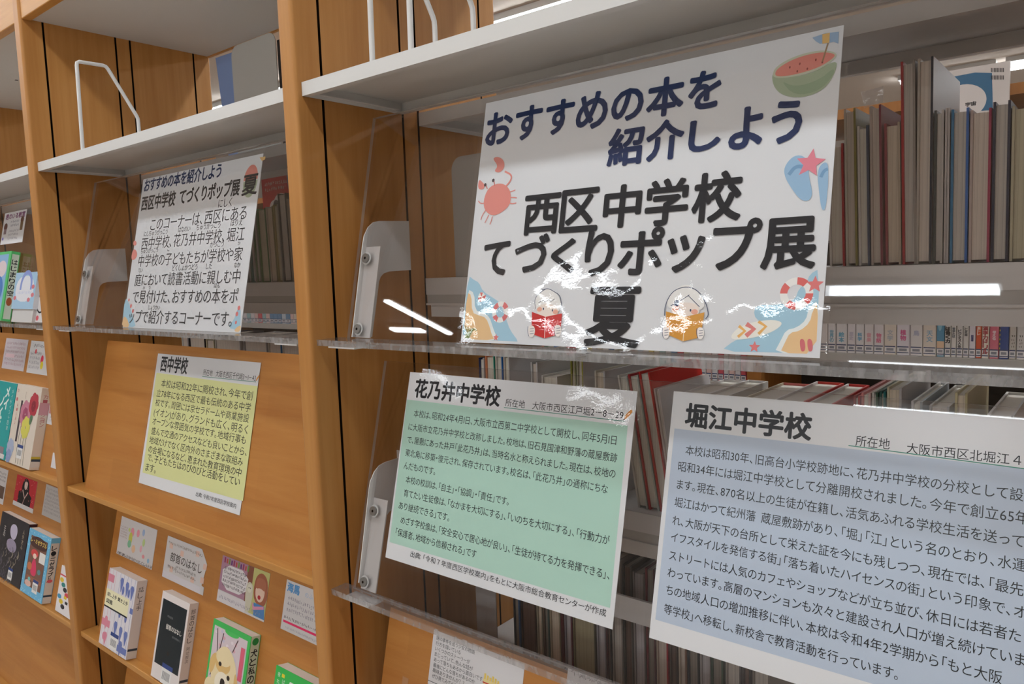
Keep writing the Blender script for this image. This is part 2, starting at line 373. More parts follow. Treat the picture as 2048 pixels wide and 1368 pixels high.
for x0, bn in BAYS:
    a, b = x0+.0006, x0+IW-.0006
    mb = MB(); mb.box(a, b, .004, .0225, 1.8405, 2.0, WOODE); obj('canopy_fascia', mb, BC, bevel=.002)
    mb = MB(); mb.box(a, b, .0226, DEP-.0075, 1.8427, 1.862, UNDER)
    for hx in (.38,): mb.box(x0+hx, x0+hx+.008, .165, .172, 1.8422, 1.8427, GROOVE)
    obj('canopy_panel', mb, BC, label='pale grey underside of the canopy')
    mb = MB(); mb.box(a, b, DEP-.0074, DEP-.001, 1.840, 2.0, WOODE); obj('canopy_fascia', mb, BC)
    mb = MB(); tray(mb, a, b, .0097, .19, 1.532, 1.55); mb.box(a, b, .1885, .19, 1.55, 1.585, STEEL); obj('shelf', mb, BC, label='white steel shelf')  # upturned rear lip is added, unseen, to keep lamp light off the rear tray
    mb = MB(); tray(mb, a, b, .2245, .412, 1.519, 1.539); obj('shelf', mb, BC, label='white steel shelf')
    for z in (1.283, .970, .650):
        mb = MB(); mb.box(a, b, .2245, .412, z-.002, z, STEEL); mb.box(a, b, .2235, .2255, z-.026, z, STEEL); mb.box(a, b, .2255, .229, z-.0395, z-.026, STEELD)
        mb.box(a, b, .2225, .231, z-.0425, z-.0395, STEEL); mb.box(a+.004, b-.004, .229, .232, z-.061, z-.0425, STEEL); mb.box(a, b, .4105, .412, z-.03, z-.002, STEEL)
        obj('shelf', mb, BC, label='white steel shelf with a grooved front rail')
    mb = MB(); mb.box(a, b, .196, .2, .832, .864, STEEL); obj('crossbar', mb, BC, label='white steel bar across the bay')
def display_board(x0, dz):
    F = tilted(.1006, 1.167+dz, 13.2, x0)
    top = .037 if dz else 0.; bot = (1.167-.853)/math.cos(R(13.2))
    mb = MB(); mb.fbox(F, .03 if x0 == 0 else .048, IW-.03, top, bot, -.012, 0, WOODH, {4: WOODE}); pn = obj('display_board', mb, BC)
    mb = MB(); mb.box(x0+.0008, x0+IW-.0008, .009, .046, .842+dz, .854+dz, WOODE); obj('ledge', mb, pn, bevel=.0015)
    return tilted(.1006, 1.167+dz, 13.2, 0)
LV = -.332
for x0, bn in BAYS:
    if x0 < -.1: display_board(x0, 0)
    display_board(x0, LV); display_board(x0, 2*LV)
P3 = tilted(.1006, 1.167, 13.2); P4 = tilted(.1006, 1.167+LV, 13.2)
for x0, bn in BAYS:
    mb = MB(); mb.box(x0+.0006, x0+IW-.0006, .03, .39, .02, .11, WOODH); obj('plinth', mb, BC)

# ------------------------------------------------------------------ acrylic display racks
GREYSCR = mat('8D8B88', .35, .5, .6)
def acrylic(x0, yt, zt, deg, zb, label, px_bracket):
    F = tilted(yt, zt, deg, x0); L_ = (zt-zb)/math.cos(R(deg)); n0, n1 = -.0062, -.0012
    t = thing('acrylic_display_rack', (x0+IW/2, .03, zb-.008), label, 'display rack', 'clear acrylic display racks')
    ed = {2: ACEDGEP, 3: ACEDGEP, 4: ACEDGEP, 5: ACEDGEP}
    mb = MB(); mb.fbox(F, .025, IW-.025, 0, L_, n0, n1, ACRYL, ed); obj('panel', mb, t)
    yb = yt - math.tan(R(deg))*(zt-zb)
    mb = MB(); mb.box(x0+.001, x0+IW-.001, .0097, yb+.008, zb-.0085, zb-.0003, ACLEDGE, {2: ACEDGE, 3: ACEDGE, 5: ACEDGE, 4: ACEDGE}); obj('ledge', mb, t)
    for sg in (1, -1):
        X = (lambda u: x0+u) if sg > 0 else (lambda u: x0+IW-u)
        pl = []
        for q in px_bracket: pl.append(q)
        mb = MB(); e = .0015*sg
        mb.prism([(X(.0355), y, z) for y, z in pl], (e, 0, 0), STEEL)
        yq = max(q[0] for q in pl); zq = [q[1] for q in pl if q[0] > yq-.004]
        mb.box(min(X(.0003), X(.0369)), max(X(.0003), X(.0369)), yq-.0015, yq, min(zq), max(zq), STEEL)
        br = obj('bracket', mb, t, label='white steel bracket')
        u0, u1 = (.0355, .0665) if sg > 0 else (IW-.0665, IW-.0355)
        v0 = L_ - .126/math.cos(R(deg))
        mb = MB(); mb.fbox(F, u0, u1, v0, L_-.002, n0-.0022, n0-.0003, STEEL); obj('flange', mb, br)
        uc = .0475 if sg > 0 else IW-.0475
        for dv in (.0175, .116):
            mb = MB(); mb.disc(F, uc, v0+dv, .0088, n1+.0001, n1+.0008, mat('C9C8C6', .3, .5)); mb.disc(F, uc, v0+dv, .0066, n1+.0008, n1+.0036, GREYSCR); mb.disc(F, uc, v0+dv, .0020, n1+.0036, n1+.0038, GROOVE, 6)
            obj('screw', mb, br, label='round grey screw')
        mb = MB(); mb.box(min(X(.02), X(.075)), max(X(.02), X(.075)), .014, yb+.01, zb-.0112, zb-.0087, STEEL); obj('foot', mb, br)
    return tilted(yt, zt, deg, 0)
def yz(q): p = atx(q, .0355); return (p.y, p.z)
BR1 = [yz(q) for q in ((815, 442), (821, 540), (777, 543), (766, 547), (760, 554), (757, 563), (743, 674), (703, 674), (724, 490), (727, 472), (735, 455), (745, 445), (757, 442))]
BR2 = [(y-.012+.002*(z < 1.2), z-1.2075+.8605) for y, z in BR1]
A2 = acrylic(0., .1089, 1.513, 12.355, 1.2055, 'clear acrylic display rack holding the large exhibition poster, right bay', BR1)
acrylic(-WB, .1089, 1.513, 12.355, 1.2055, 'clear acrylic display rack holding the school corner notice, middle bay', BR1)
acrylic(-2*WB, .1089, 1.513, 12.355, 1.2055, 'clear acrylic display rack with a green book and white box, left bay', BR1)
AL = acrylic(0., .1072, 1.1662, 14.11, .8500, 'lower clear acrylic display rack holding the green and blue school posters', BR2)

# ------------------------------------------------------------------ posters
def film(F, w_, h_, mg, t, n=.0012, m=None):
    mb = MB(); mb.add([F.p(-mg, h_+mg, n), F.p(w_+mg, h_+mg, n), F.p(w_+mg, -mg, n), F.p(-mg, -mg, n)], [(0, 1, 2, 3)], m or FILM); obj('laminate_film', mb, t, label='glossy clear film')
def sheet(F, w_, h_, m, th=.0003):
    mb = MB(); mb.fbox(F, 0, w_, 0, h_, -.0006, 0, m); return mb
def C(h, r=.55): return mat(h, r, .25)

# --- the large exhibition poster
F = A2.at(.2412, (1.513-1.4976)/math.cos(R(12.355)), 0); W_, H_ = .42, .297
mb = sheet(F, W_, H_, PAPER); k = Ink(F, mb)
def beach(k, pts_sea, pts_sand, foam):
    k.smooth(pts_sea, C('A9CFE2'), it=1); k.smooth(foam, C('EFF3F2'), it=1); k.smooth(pts_sand, C('EDC795'), it=1)
beach(k, [(937, 551), (948, 560), (958, 565), (966, 583), (985, 595), (1000, 605), (1013, 640), (1020, 660), (1037, 683), (1030, 683), (925, 678), (927, 640)],
      [(934, 585), (943, 590), (944, 625), (958, 631), (972, 635), (980, 655), (983, 668), (990, 681), (927, 678)],
      [(935, 578), (949, 586), (950, 620), (966, 626), (979, 633), (986, 655), (990, 666), (998, 682), (927, 678)])
beach(k, [(1640, 537), (1620, 548), (1612, 568), (1598, 577), (1590, 600), (1560, 610), (1512, 610), (1507, 630), (1520, 645), (1500, 670), (1470, 680), (1440, 703), (1560, 705), (1632, 708)],
      [(1637, 605), (1625, 622), (1620, 645), (1600, 662), (1580, 665), (1570, 685), (1560, 706), (1632, 708)],
      [(1638, 598), (1617, 618), (1612, 640), (1594, 655), (1572, 660), (1561, 682), (1548, 706), (1632, 708)])
k.ell((963, 594), .0052, .0058, C('F2EFEA')); k.poly([(963, 594), (960, 585), (966, 585)], C('E2766F')); k.poly([(963, 594), (972, 590), (971, 598)], C('E2766F')); k.poly([(963, 594), (956, 596), (958, 602), (962, 604)], C('E2766F'))
k.ring((1001, 624), .0065, .0125, C('F3F1EE'))
for a in (20, 110, 200, 290): k.ring((1001, 624), .0065, .0125, C('E0797A'), a0=a, a1=a+42, k=8)
k.ring((1593, 587), .008, .0145, C('F3F1EE'))
for a in (0, 90, 180, 270): k.ring((1593, 587), .008, .0145, C('E4706C'), a0=a, a1=a+42, k=8)
k.star((992, 675), .0045, C('E87D7A')); k.star((1630, 569), .0078, C('E58080')); k.star((1509, 694), .0055, C('E58080'))
for i in range(6): k.stroke([(930+i*1.5, 676), (934+i*3, 660-i), (931+i*4.5, 652+i*2)], .0014, C('7C8B4C'))
k.smooth([(1455, 680), (1480, 650), (1540, 638), (1570, 645), (1545, 665), (1500, 678)], C('F4F1E8')); k.stroke([(1478, 652), (1490, 662), (1476, 674)], .0028, C('EFB96C'), it=0); k.stroke([(1493, 648), (1508, 658), (1492, 672)], .0045, C('E58A86'), it=0); k.stroke([(1517, 643), (1532, 653), (1517, 668)], .0028, C('EFB96C'), it=0)
for dx in (0, 15): k.smooth([(1600+dx, 678), (1608+dx, 678), (1611+dx, 690), (1610+dx, 702), (1603+dx, 704), (1600+dx, 692)], C('D9747A'))
# crab
CR = C('E5938A'); CRD = C('D9766F')
for a, b, c in (((975, 405), (962, 408), (957, 402)), ((972, 420), (965, 430), (962, 440)), ((978, 430), (973, 440), (970, 446)), ((985, 433), (983, 442), (980, 449)), ((1015, 385), (1024, 383), (1031, 380)), ((1018, 395), (1028, 395), (1034, 396)), ((1016, 405), (1025, 408), (1033, 406))): k.stroke([a, b, c], .0013, CR)
k.stroke([(1010, 375), (1022, 362), (1024, 350), (1010, 343)], .0022, CR); k.smooth([(985, 317), (996, 313), (1008, 320), (1010, 335), (1000, 346), (988, 343), (997, 332)], CR); k.smooth([(958, 358), (966, 365), (971, 372), (966, 380), (956, 378)], CR)
k.smooth([(980, 372), (1005, 365), (1022, 380), (1022, 408), (1005, 425), (985, 433), (968, 420), (968, 395)], CR); k.stroke([(990, 372), (988, 360)], .0012, CRD); k.stroke([(975, 378), (972, 369)], .0012, CRD); k.ell((987, 361), .002, .0022, C('5B4E50')); k.ell((971, 370), .002, .0022, C('5B4E50'))
# watermelon half with paper umbrella
k.smooth([(1544, 145), (1560, 155), (1620, 150), (1674, 118), (1673, 142), (1650, 180), (1605, 197), (1565, 192), (1546, 172)], C('A9B79C')); k.smooth([(1560, 160), (1590, 175), (1640, 160), (1668, 135), (1668, 150), (1640, 182), (1590, 193)], C('98AB8F'))
k.smooth([(1544, 152), (1552, 133), (1590, 112), (1640, 100), (1672, 104), (1674, 116), (1640, 140), (1590, 154), (1555, 157)], C('C9CDB8')); k.smooth([(1549, 150), (1556, 136), (1592, 116), (1640, 104), (1669, 107), (1670, 115), (1638, 136), (1590, 150), (1558, 154)], C('E08E82'))
for q in ((1580, 135), (1600, 128), (1615, 138), (1632, 120), (1595, 143), (1645, 125)): k.ell(q, .0008, .0012, C('9A4F4A'), k=8)
k.stroke([(1657, 85), (1645, 124)], .0014, C('A88A6A'), it=0); k.poly([(1625, 76), (1650, 67), (1678, 64), (1677, 88), (1668, 84), (1655, 87), (1640, 88), (1632, 83)], C('9FB9D6')); k.poly([(1645, 69), (1660, 66), (1659, 86), (1645, 88)], C('E6BE7A'))
# flip-flops and starfish
k.smooth([(1568, 335), (1585, 313), (1605, 310), (1618, 325), (1617, 350), (1626, 385), (1620, 402), (1603, 402), (1585, 380), (1570, 355)], C('9DC0DD')); k.smooth([(1640, 330), (1657, 322), (1657, 365), (1652, 420), (1643, 421), (1638, 380), (1635, 350)], C('9DC0DD'))
k.stroke([(1578, 350), (1592, 332), (1612, 335)], .0035, C('7BA3C8')); k.stroke([(1642, 355), (1648, 342), (1656, 338)], .003, C('7BA3C8')); k.star((1621, 327), .0135, C('E78A9A'), rot=8)
# titles
for t, b in (('お', (975, 226, 1023, 287)), ('す', (1033, 214, 1082, 277)), ('す', (1094, 202, 1146, 266)), ('め', (1156, 187, 1214, 256)), ('の', (1226, 180, 1285, 240)), ('本', (1297, 157, 1366, 230)), ('を', (1380, 144, 1440, 216)),
             ('紹', (1219, 257, 1285, 329)), ('介', (1295, 242, 1366, 318)), ('し', (1381, 241, 1440, 300)), ('よ', (1462, 217, 1524, 295)), ('う', (1546, 204, 1602, 284))):
    k.pxchar(t, *b, NAVY, bold=.0014)
for t, b in (('西', (1050, 391, 1118, 467)), ('区', (1124, 380, 1196, 462)), ('中', (1210, 372, 1281, 453)), ('学', (1294, 360, 1375, 449)), ('校', (1388, 346, 1482, 442))): k.pxchar(t, *b, INK, bold=.0015)
for t, b in (('て', (969, 486, 1017, 549)), ('づ', (1032, 471, 1096, 543)), ('く', (1105, 480, 1150, 545)), ('り', (1173, 464, 1226, 550)), ('ポ', (1240, 458, 1325, 548)), ('ッ', (1336, 473, 1407, 543)), ('プ', (1428, 441, 1520, 538)), ('展', (1527, 438, 1631, 536))): k.pxchar(t, *b, INK, bold=.0015)
k.pxchar('夏', 1175, 577, 1281, 692, INK, bold=.0017)
# boy and girl reading, line drawings
LN = C('4A5672'); SKIN = C('F3DCCF'); CHK = C('EFB29C')
for (cx, cy, rw, hh) in ((1096, 615, 28, 36), (1372, 612, 38, 42)):
    k.smooth([(cx-rw, cy+8), (cx-rw+2, cy-18), (cx-10, cy-hh), (cx+12, cy-hh), (cx+rw-2, cy-18), (cx+rw, cy+12)], C('EFEDEA')); k.smooth([(cx-rw*.75, cy), (cx-8, cy-8), (cx+rw*.7, cy-4), (cx+rw*.75, cy+22), (cx-rw*.72, cy+20)], C('F4E6DC'))
k.stroke([(1072, 618), (1070, 600), (1077, 588), (1087, 582), (1093, 578)], .0007, LN); k.stroke([(1085, 580), (1098, 577), (1110, 584), (1122, 592), (1124, 610), (1121, 620)], .0007, LN); k.stroke([(1078, 606), (1086, 600), (1092, 605), (1098, 598), (1103, 604), (1110, 598)], .0006, LN)
k.stroke([(1330, 632), (1331, 610), (1345, 583), (1370, 573), (1393, 578), (1411, 600), (1419, 630), (1412, 638)], .0008, LN); k.stroke([(1342, 612), (1358, 604), (1380, 590)], .0007, LN); k.stroke([(1378, 592), (1390, 604), (1400, 614)], .0007, LN); k.ell((1354, 607), .0028, .0035, LN)
for x, y in ((1088, 618), (1106, 621), (1360, 619), (1382, 621)): k.ell((x, y), .0009, .0014, LN, k=10)
for x, y in ((1080, 619), (1112, 624), (1352, 618), (1390, 624)): k.ell((x, y), .0035, .0026, CHK, k=14)
k.poly([(1065, 624), (1092, 634), (1090, 677), (1064, 668)], C('CE2F30')); k.poly([(1092, 634), (1125, 627), (1122, 668), (1090, 677)], C('D43A39')); k.stroke([(1092, 634), (1090, 677)], .0008, C('F0D8D2'), it=0)
k.poly([(1333, 623), (1371, 634), (1367, 683), (1333, 668)], C('D99A3C')); k.poly([(1371, 634), (1410, 625), (1402, 675), (1367, 683)], C('DFA24A')); k.stroke([(1371, 634), (1367, 683)], .0008, C('F1DFC0'), it=0)
for x, y in ((1064, 663), (1117, 662), (1333, 666), (1402, 667)):
    k.smooth([(x-7, y-12), (x+5, y-12), (x+8, y), (x+3, y+13), (x-6, y+10)], C('F1E9E4')); k.stroke([(x-7, y-10), (x-8, y), (x-5, y+10)], .0006, LN)
    for d in (-5, 0, 5): k.stroke([(x-3, y+d), (x+5, y+d-1)], .0005, LN, it=0)
t = thing('exhibition_poster', F.p(W_/2, H_, 0), 'large laminated poster with navy and black handwritten-style titles, beach drawings and watermelon', 'poster')
obj('printed_sheet', mb, t); film(F, W_, H_, .006, t)

# --- the smaller corner notice in the middle bay
F = A2.at(-.6629, (1.513-1.4956)/math.cos(R(12.355)), 0)
mb = sheet(F, W_, H_, PAPER); k = Ink(F, mb)
k.ell((501, 360), .021, .026, C('E08E82'), a0=180, a1=360); k.ell((501, 362), .021, .028, C('A9B79C'), a0=0, a1=180); k.poly([(519, 315), (531, 313), (530, 319), (524, 322)], C('E6BE7A'))
k.smooth([(250, 595), (258, 605), (262, 620), (268, 640), (272, 655), (244, 653)], C('A9CFE2'), it=1); k.smooth([(247, 632), (254, 636), (260, 655), (243, 654)], C('EDC795'), it=1); k.smooth([(482, 610), (473, 622), (468, 640), (455, 655), (480, 662)], C('A9CFE2'), it=1); k.smooth([(482, 650), (472, 655), (468, 663), (480, 664)], C('EDC795'), it=1)
for q, r in (((262, 612), .004), ((266, 622), .004), ((258, 600), .003), ((474, 628), .004), ((478, 616), .004), ((472, 645), .003)): k.ell(q, r, r, C('E27D7A'), k=12)
k.smooth([(266, 498), (273, 500), (275, 512), (268, 521), (262, 518)], CR); k.smooth([(268, 480), (274, 484), (272, 492), (266, 490)], CR)
k.text('おすすめの本を紹介しよう', (287.7, 383.8), (441, 354.6), NAVY, bold=.028, flat=True, hs=1.1); k.text('西区中学校 てづくりポップ展', (281.8, 421.8), (477.7, 389.6), INK, bold=.03, flat=True, hs=1.15)
k.pxchar('夏', 486, 350, 515, 389, INK, bold=.0009)
GR = mat('3A3C40', .6, .2)
BODY = [('このコーナーは、西区にある', (300, 462.7), (492, 438), [('にしく', .72, .85)]), ('西中学校、花乃井中学校、堀江', (281.8, 500.8), (488, 480), [('にしちゅうがっこう', .01, .27), ('はなのい', .38, .5), ('ちゅうがっこう', .56, .78), ('ほりえ', .87, .97)]),
        ('中学校の子どもたちが学校や家', (276, 533), (483.6, 522.7), [('ちゅうがっこう', .01, .2), ('こ', .3, .32), ('がっこう', .71, .83), ('か', .95, .97)]), ('庭において読書活動に親しむ中', (268.7, 572.4), (479, 566.5), [('てい', .02, .07), ('どくしょかつどう', .38, .62), ('した', .7, .75), ('なか', .94, .99)]),
        ('で見付けた、おすすめの本をポ', (264, 607.5), (474.8, 606), [('み', .1, .12), ('つ', .16, .18), ('ほん', .79, .84)]), ('ップで紹介するコーナーです。', (257, 648), (463, 651), [('しょうかい', .2, .32)])]
for s_, a, b, ruby in BODY:
    k.text(s_, a, b, GR, flat=True, hs=.95); (ua, va), (ub, vb) = k.uvs([a, b]); v = (va+vb)/2-.0262
    for r_, f0, f1 in ruby: k.text(r_, (ua+(ub-ua)*f0, v), (ua+(ub-ua)*f1, v), GR, px=False)
t = thing('corner_notice', F.p(W_/2, H_, 0), 'laminated notice explaining the school corner, text with small readings above, middle bay', 'notice')
obj('printed_sheet', mb, t); film(F, W_, H_, .006, t)

# --- the three school posters
PW_, PH_ = .3637, .2572
def pencil(k, u, v, s_=.009):
    k.poly([(u, v), (u+s_*.3, v-s_*.75), (u+s_, v-s_*1.5), (u+s_*1.25, v-s_*1.2), (u+s_*.5, v-s_*.3)], C('E39A4A'), False); k.poly([(u, v), (u+s_*.12, v-s_*.35), (u+s_*.28, v-s_*.15)], C('5A4630'), False)
TEAL = C('3B8F7B')
F = AL.at(.0836, (1.1662-1.1534)/math.cos(R(14.11)), 0); mb = sheet(F, PW_, PH_, PAPER); k = Ink(F, mb)
k.poly([(814, 799), (1255.5, 851.5), (1220, 1216), (779, 1084)], C('B5DACB'))
k.text('花乃井中学校', (828.5, 794), (997.7, 812), INK, bold=.032, flat=True, hs=1.05)
k.text('所在地　大阪市西区江戸堀2－8－29', (1010, 813), (1246, 838), INK, flat=True); k.stroke([(1008, 815), (1249, 842.5)], .0008, TEAL, it=0); pencil(k, *F.uv((1246, 841)))
for s_, a, b in (('本校は、昭和24年4月1日、大阪市立西第二中学校として開校し、同年5月1日', (827, 834), (1232, 890)), ('に大阪市立花乃井中学校と改称しました。校地は、旧石見国津和野藩の蔵屋敷跡', (816.6, 859.5), (1233.6, 925.6)),
                 ('で、屋敷にあった井戸「此花乃井」は、当時名水と称えられました。現在は、校地の', (814, 885), (1230, 957.8)), ('東北角に移築・復元され、保存されています。校名は、「此花乃井」の通称にちな', (810, 912.7), (1215, 986.8)),
                 ('んだものです。', (807, 938), (870, 950.7)), ('本校の校訓は、「自主」・「協調」・「責任」です。', (810.8, 966), (1017, 1011)), ('育てたい生徒像は、「なかまを大切にする」、「いのちを大切にする」、「行動力が', (807, 993.8), (1218.5, 1089)),
                 ('あり継続できる」です。', (797, 1018), (898, 1043)), ('めざす学校像は、「安全安心で居心地が良い」、「生徒が持てる力を発揮できる」、', (801, 1046.4), (1218.5, 1160)), ('「保護者、地域から信頼される」です', (791, 1071), (952, 1116)),
                 ('出典：「令和７年度西区学校案内」をもとに大阪市総合教育センターが作成', (820.5, 1113), (1212, 1234))):
    k.text(s_, a, b, INK, flat=True, hs=1.12 if s_[0] != '出' else .9)
t = thing('school_poster', F.p(PW_/2, PH_, 0), 'laminated school poster with a mint green text panel on the lower acrylic rack', 'poster', 'school introduction posters')
obj('printed_sheet', mb, t); film(F, PW_, PH_, .006, t, m=FILMB)

F = AL.at(.4911, (1.1662-1.1568)/math.cos(R(14.11)), 0); mb = sheet(F, PW_, PH_, PAPER); k = Ink(F, mb)
k.rect(.0051, *(0.0394, PW_-.008, .2375), C('BCC9DB'))
k.text('堀江中学校', (1370, 852), (1620, 880), INK, bold=.034, flat=True, hs=1.02)
k.text('所在地', (1710.6, 892), (1779, 899), INK, flat=True, hs=1.1); k.text('大阪市西区北堀江４', (1813, 905), (2042, 933), INK, flat=True, hs=1.05); k.stroke([(1697, 891), (2090, 943)], .0008, TEAL, it=0)
for s_, a, b in (('本校は昭和30年、旧高台小学校跡地に、花乃井中学校の分校として設', (1371, 904), (2046, 1010)), ('昭和34年には堀江中学校として分離開校されました。今年で創立65年', (1356, 940), (2058, 1053)), ('ます。現在、870名以上の生徒が在籍し、活気あふれる学校生活を送って', (1353.7, 972.8), (2047, 1102)),
                 ('堀江はかつて紀州藩 蔵屋敷跡があり、「堀」「江」という名のとおり、水運', (1349, 1008), (2052, 1151.6)), ('れ、大阪が天下の台所として栄えた証を今にも残しつつ、現在では、「最先', (1345, 1044), (2046, 1200)), ('イフスタイルを発信する街」「落ち着いたハイセンスの街」という印象で、オ', (1342, 1077), (2051, 1246)),
                 ('ストリートには人気のカフェやショップなどが立ち並び、休日には若者た', (1338.5, 1114), (2041, 1293)), ('わっています。高層のマンションも次々と建設され人口が増え続けていま', (1335, 1150), (2050, 1339)), ('ちの地域人口の増加推移に伴い、本校は令和4年2学期から「もと大阪', (1332, 1187), (2004, 1372)),
                 ('等学校」へ移転し、新校舎で教育活動を行っています。', (1328, 1222), (1795, 1366))):
    k.text(s_, a, b, INK, flat=True, hs=1.12)
t = thing('school_poster', F.p(PW_/2, PH_, 0), 'laminated school poster with a pale blue text panel, beside the mint green one', 'poster', 'school introduction posters')
obj('printed_sheet', mb, t); film(F, PW_, PH_, .006, t, m=FILMS)

u0, v0 = P3.uv((317.3, 707)); F = P3.at(u0, v0, .0012); mb = sheet(F, PW_, PH_, PAPER); k = Ink(F, mb)
k.poly([(313, 745.5), (515.7, 772.6), (486, 1002), (285, 945)], C('DDDF9F'))
k.text('西中学校', (320, 742), (373, 748), INK, bold=.03, flat=True, hs=1.25); k.text('所在地　大阪市西区千代崎3－1－43', (405.7, 751), (510.6, 762), INK, flat=True, hs=1.15); k.stroke([(404.5, 753), (512, 764)], .0009, TEAL, it=0); pencil(k, *F.uv((511, 763)), .008)
for s_, a, b in (('本校は昭和22年に開校され、今年で創', (321.6, 774), (504, 801)), ('立78年になる西区で最も伝統のある中学', (312.5, 794), (500.6, 823)), ('校です。周囲には京セラドームや商業施設', (310, 812.5), (497, 844.7)), ('(イオン)があり、グランドも広く、明るく', (306.8, 832.5), (495, 866.7)),
                 ('オープンな雰囲気の学校です。地域行事も', (304, 850), (491, 887)), ('盛んで交通のアクセスなども良いことから、', (302, 869.5), (493, 911)), ('地域だけでなく区内外のさまざまな取組み', (298, 888), (485, 931)), ('の会場になるなど、恵まれた教育環境の中', (296, 906.6), (482, 952)),
                 ('で、子どもたちはのびのびと活動をしてい', (294, 922), (478.7, 972)), ('ます。', (290, 942), (311, 946.5)), ('出典：令和7年度西区学校案内', (391.4, 993.5), (472, 1015.8))):
    k.text(s_, a, b, INK, flat=True, hs=.86)
t = thing('school_poster', F.p(PW_/2, PH_, 0), 'laminated school poster with a pale yellow text panel on the slanted wooden board', 'poster', 'school introduction posters')
obj('printed_sheet', mb, t); film(F, PW_, PH_, .006, t, m=FILMS)
# ------------------------------------------------------------------ books with their page edges towards us, on the rear shelves
def brighten(h, f=1.38):
    return ''.join('%02X' % round(255*(1.055*min(.86, c*f)**(1/2.4)-.055)) for c in lin(h)[:3])
PGS = {h: pages('pages_%s' % h, *[brighten(c) for c in (h, d)], 0) for h, d in (('C9BFB2', 'A99E92'), ('D8CFC2', 'B9AFA2'), ('BDB7AC', '97918A'), ('C9BCA9', 'AC9F8C'), ('B9B39C', '9B957F'), ('B9B4B6', '94908F'), ('8D8478', '6C645A'), ('6B5348', '4A3A33'), ('A59C7E', '857D62'))}
PTOP = mat('D9D1C6', .8, .1)
def rear_book(q0, q1, yt, z0, cl, cr, pg, label, group, qy, lean=0., face=None, Y0=.236, dep=.15, th=.0022):
    a, b = aty((q0, qy), Y0), aty((q1, qy), Y0); xa, xb = a.x+.0004, b.x-.0004
    z1 = aty(((q0+q1)/2, yt), Y0).z if yt > 5 else yt
    sh = math.tan(R(lean)); zr = (a.z+b.z)/2
    def S_(mb):
        for q in mb.v: q.x += (zr-q.z)*sh
        return mb
    base = Vector(((xa+xb)/2+(zr-z0)*sh, Y0+dep/2, z0))
    t = thing('book', base, label, 'book', group)
    L_, R_ = C(cl or 'D6D0C8', .4), C(cr or 'D6D0C8', .4); Rf = C(face, .4) if face else R_
    mb = MB(); mb.box(xa, xa+th, Y0, Y0+dep, z0+.0005, z1, L_); mb.box(xb-th, xb, Y0, Y0+dep, z0+.0005, z1, R_, {3: Rf}); mb.box(xa+th, xb-th, Y0+dep-.002, Y0+dep, z0+.0005, z1, R_)
    obj('cover', S_(mb), t)
    mb = MB(); mb.box(xa+th, xb-th, Y0+.003, Y0+dep-.002, z0+.003, z1-.003, PGS[pg], {1: PTOP}); obj('page_block', S_(mb), t)
    return t
ROWA = [(1655, 1687, 288, None, 'B3242C', 'D8CFC2', 'book with a red back cover', None), (1688, 1713, 217, 'C9C2B4', '8E8440', 'C9BFB2', 'book with an olive yellow back cover', 'A8A06C'), (1714, 1738, 251, None, '4C566C', 'D8CFC2', 'slim pale book with a slate back cover', None),
        (1739, 1764, 210, 'C2B4A8', '8C4450', 'C9BFB2', 'taller beige book with a wine edge', 'C79A98'), (1768, 1801, 245, '9A4A50', 'B9A892', 'C9BCA9', 'short thick beige book', None), (1802, 1832, 121, 'B02A2E', '9A9086', 'BDB7AC', 'tall book with a bright red front board', None),
        (1833, 1866, 115, 'B3A99C', '191C2A', 'C9BFB2', 'tallest book, with a black back board', 'CFC9C6'), (1867, 1888, 220, '3A3E38', 'B9B2AA', 'BDB7AC', 'grey book with a dark board edge', None), (1889, 1900, 216, 'BDB5B0', 'BDB5B0', 'BDB7AC', 'thin grey book', None),
        (1901, 1938, 217, '27709A', '2A66AE', 'C2BEB2' if 0 else 'BDB7AC', 'blue hardback', None), (1939, 1983, 218, 'B9A8A0', 'A0264C', 'C9BFB2', 'thick book with a crimson back edge', None), (1984, 2021, 202, '22233A', '22233A', 'BDB7AC', 'book between two black boards', None),
        (2022, 2064, 210, 'B8B094', 'A89F80', 'B9B39C', 'thick khaki book at the frame edge', None)]
for i, (a, b, y, cl, cr, pg, d, fc) in enumerate(ROWA):
    rear_book(a, b, y, 1.2832, cl, cr, pg, '%s, %s from left, upper rear shelf, right bay' % (d, ORD[i]), 'page-edge books on the upper rear shelf', 300, lean=(1.3 if i < 6 else .4), face=fc)
ROWB = [(478, 489, 462, '9A8872', '8A7A68', 'C9BFB2', 'brown'), (490, 499, 450, '8D8578', '5E7A66', 'BDB7AC', 'grey green'), (500, 508, 440, '4F7B72', 'A9A796', 'BDB7AC', 'teal edged'), (509, 518, 425, '6F8A62', '7C8A70', 'BDB7AC', 'sage'), (519, 536, 416, '56833F', '4B7A4E', 'B9B39C', 'bright green'), (537, 551, 412, 'B5AE9C', '8F8657', 'C9BCA9', 'cream'),
        (552, 562, 408, 'A39556', 'A8A296', 'B9B39C', 'mustard edged'), (563, 579, 385, '57524C', '57524C', 'BDB7AC', 'dark grey'), (580, 600, 395, 'A79B8C', 'A79B8C', 'C9BFB2', 'tan')]
for i, (a, b, y, cl, cr, pg, d) in enumerate(ROWB):
    rear_book(a, b, y, 1.2832, cl, cr, pg, '%s book, %s from left, upper rear shelf, middle bay' % (d, ORD[i]), 'page-edge books on the upper rear shelf', 500, lean=1.5)
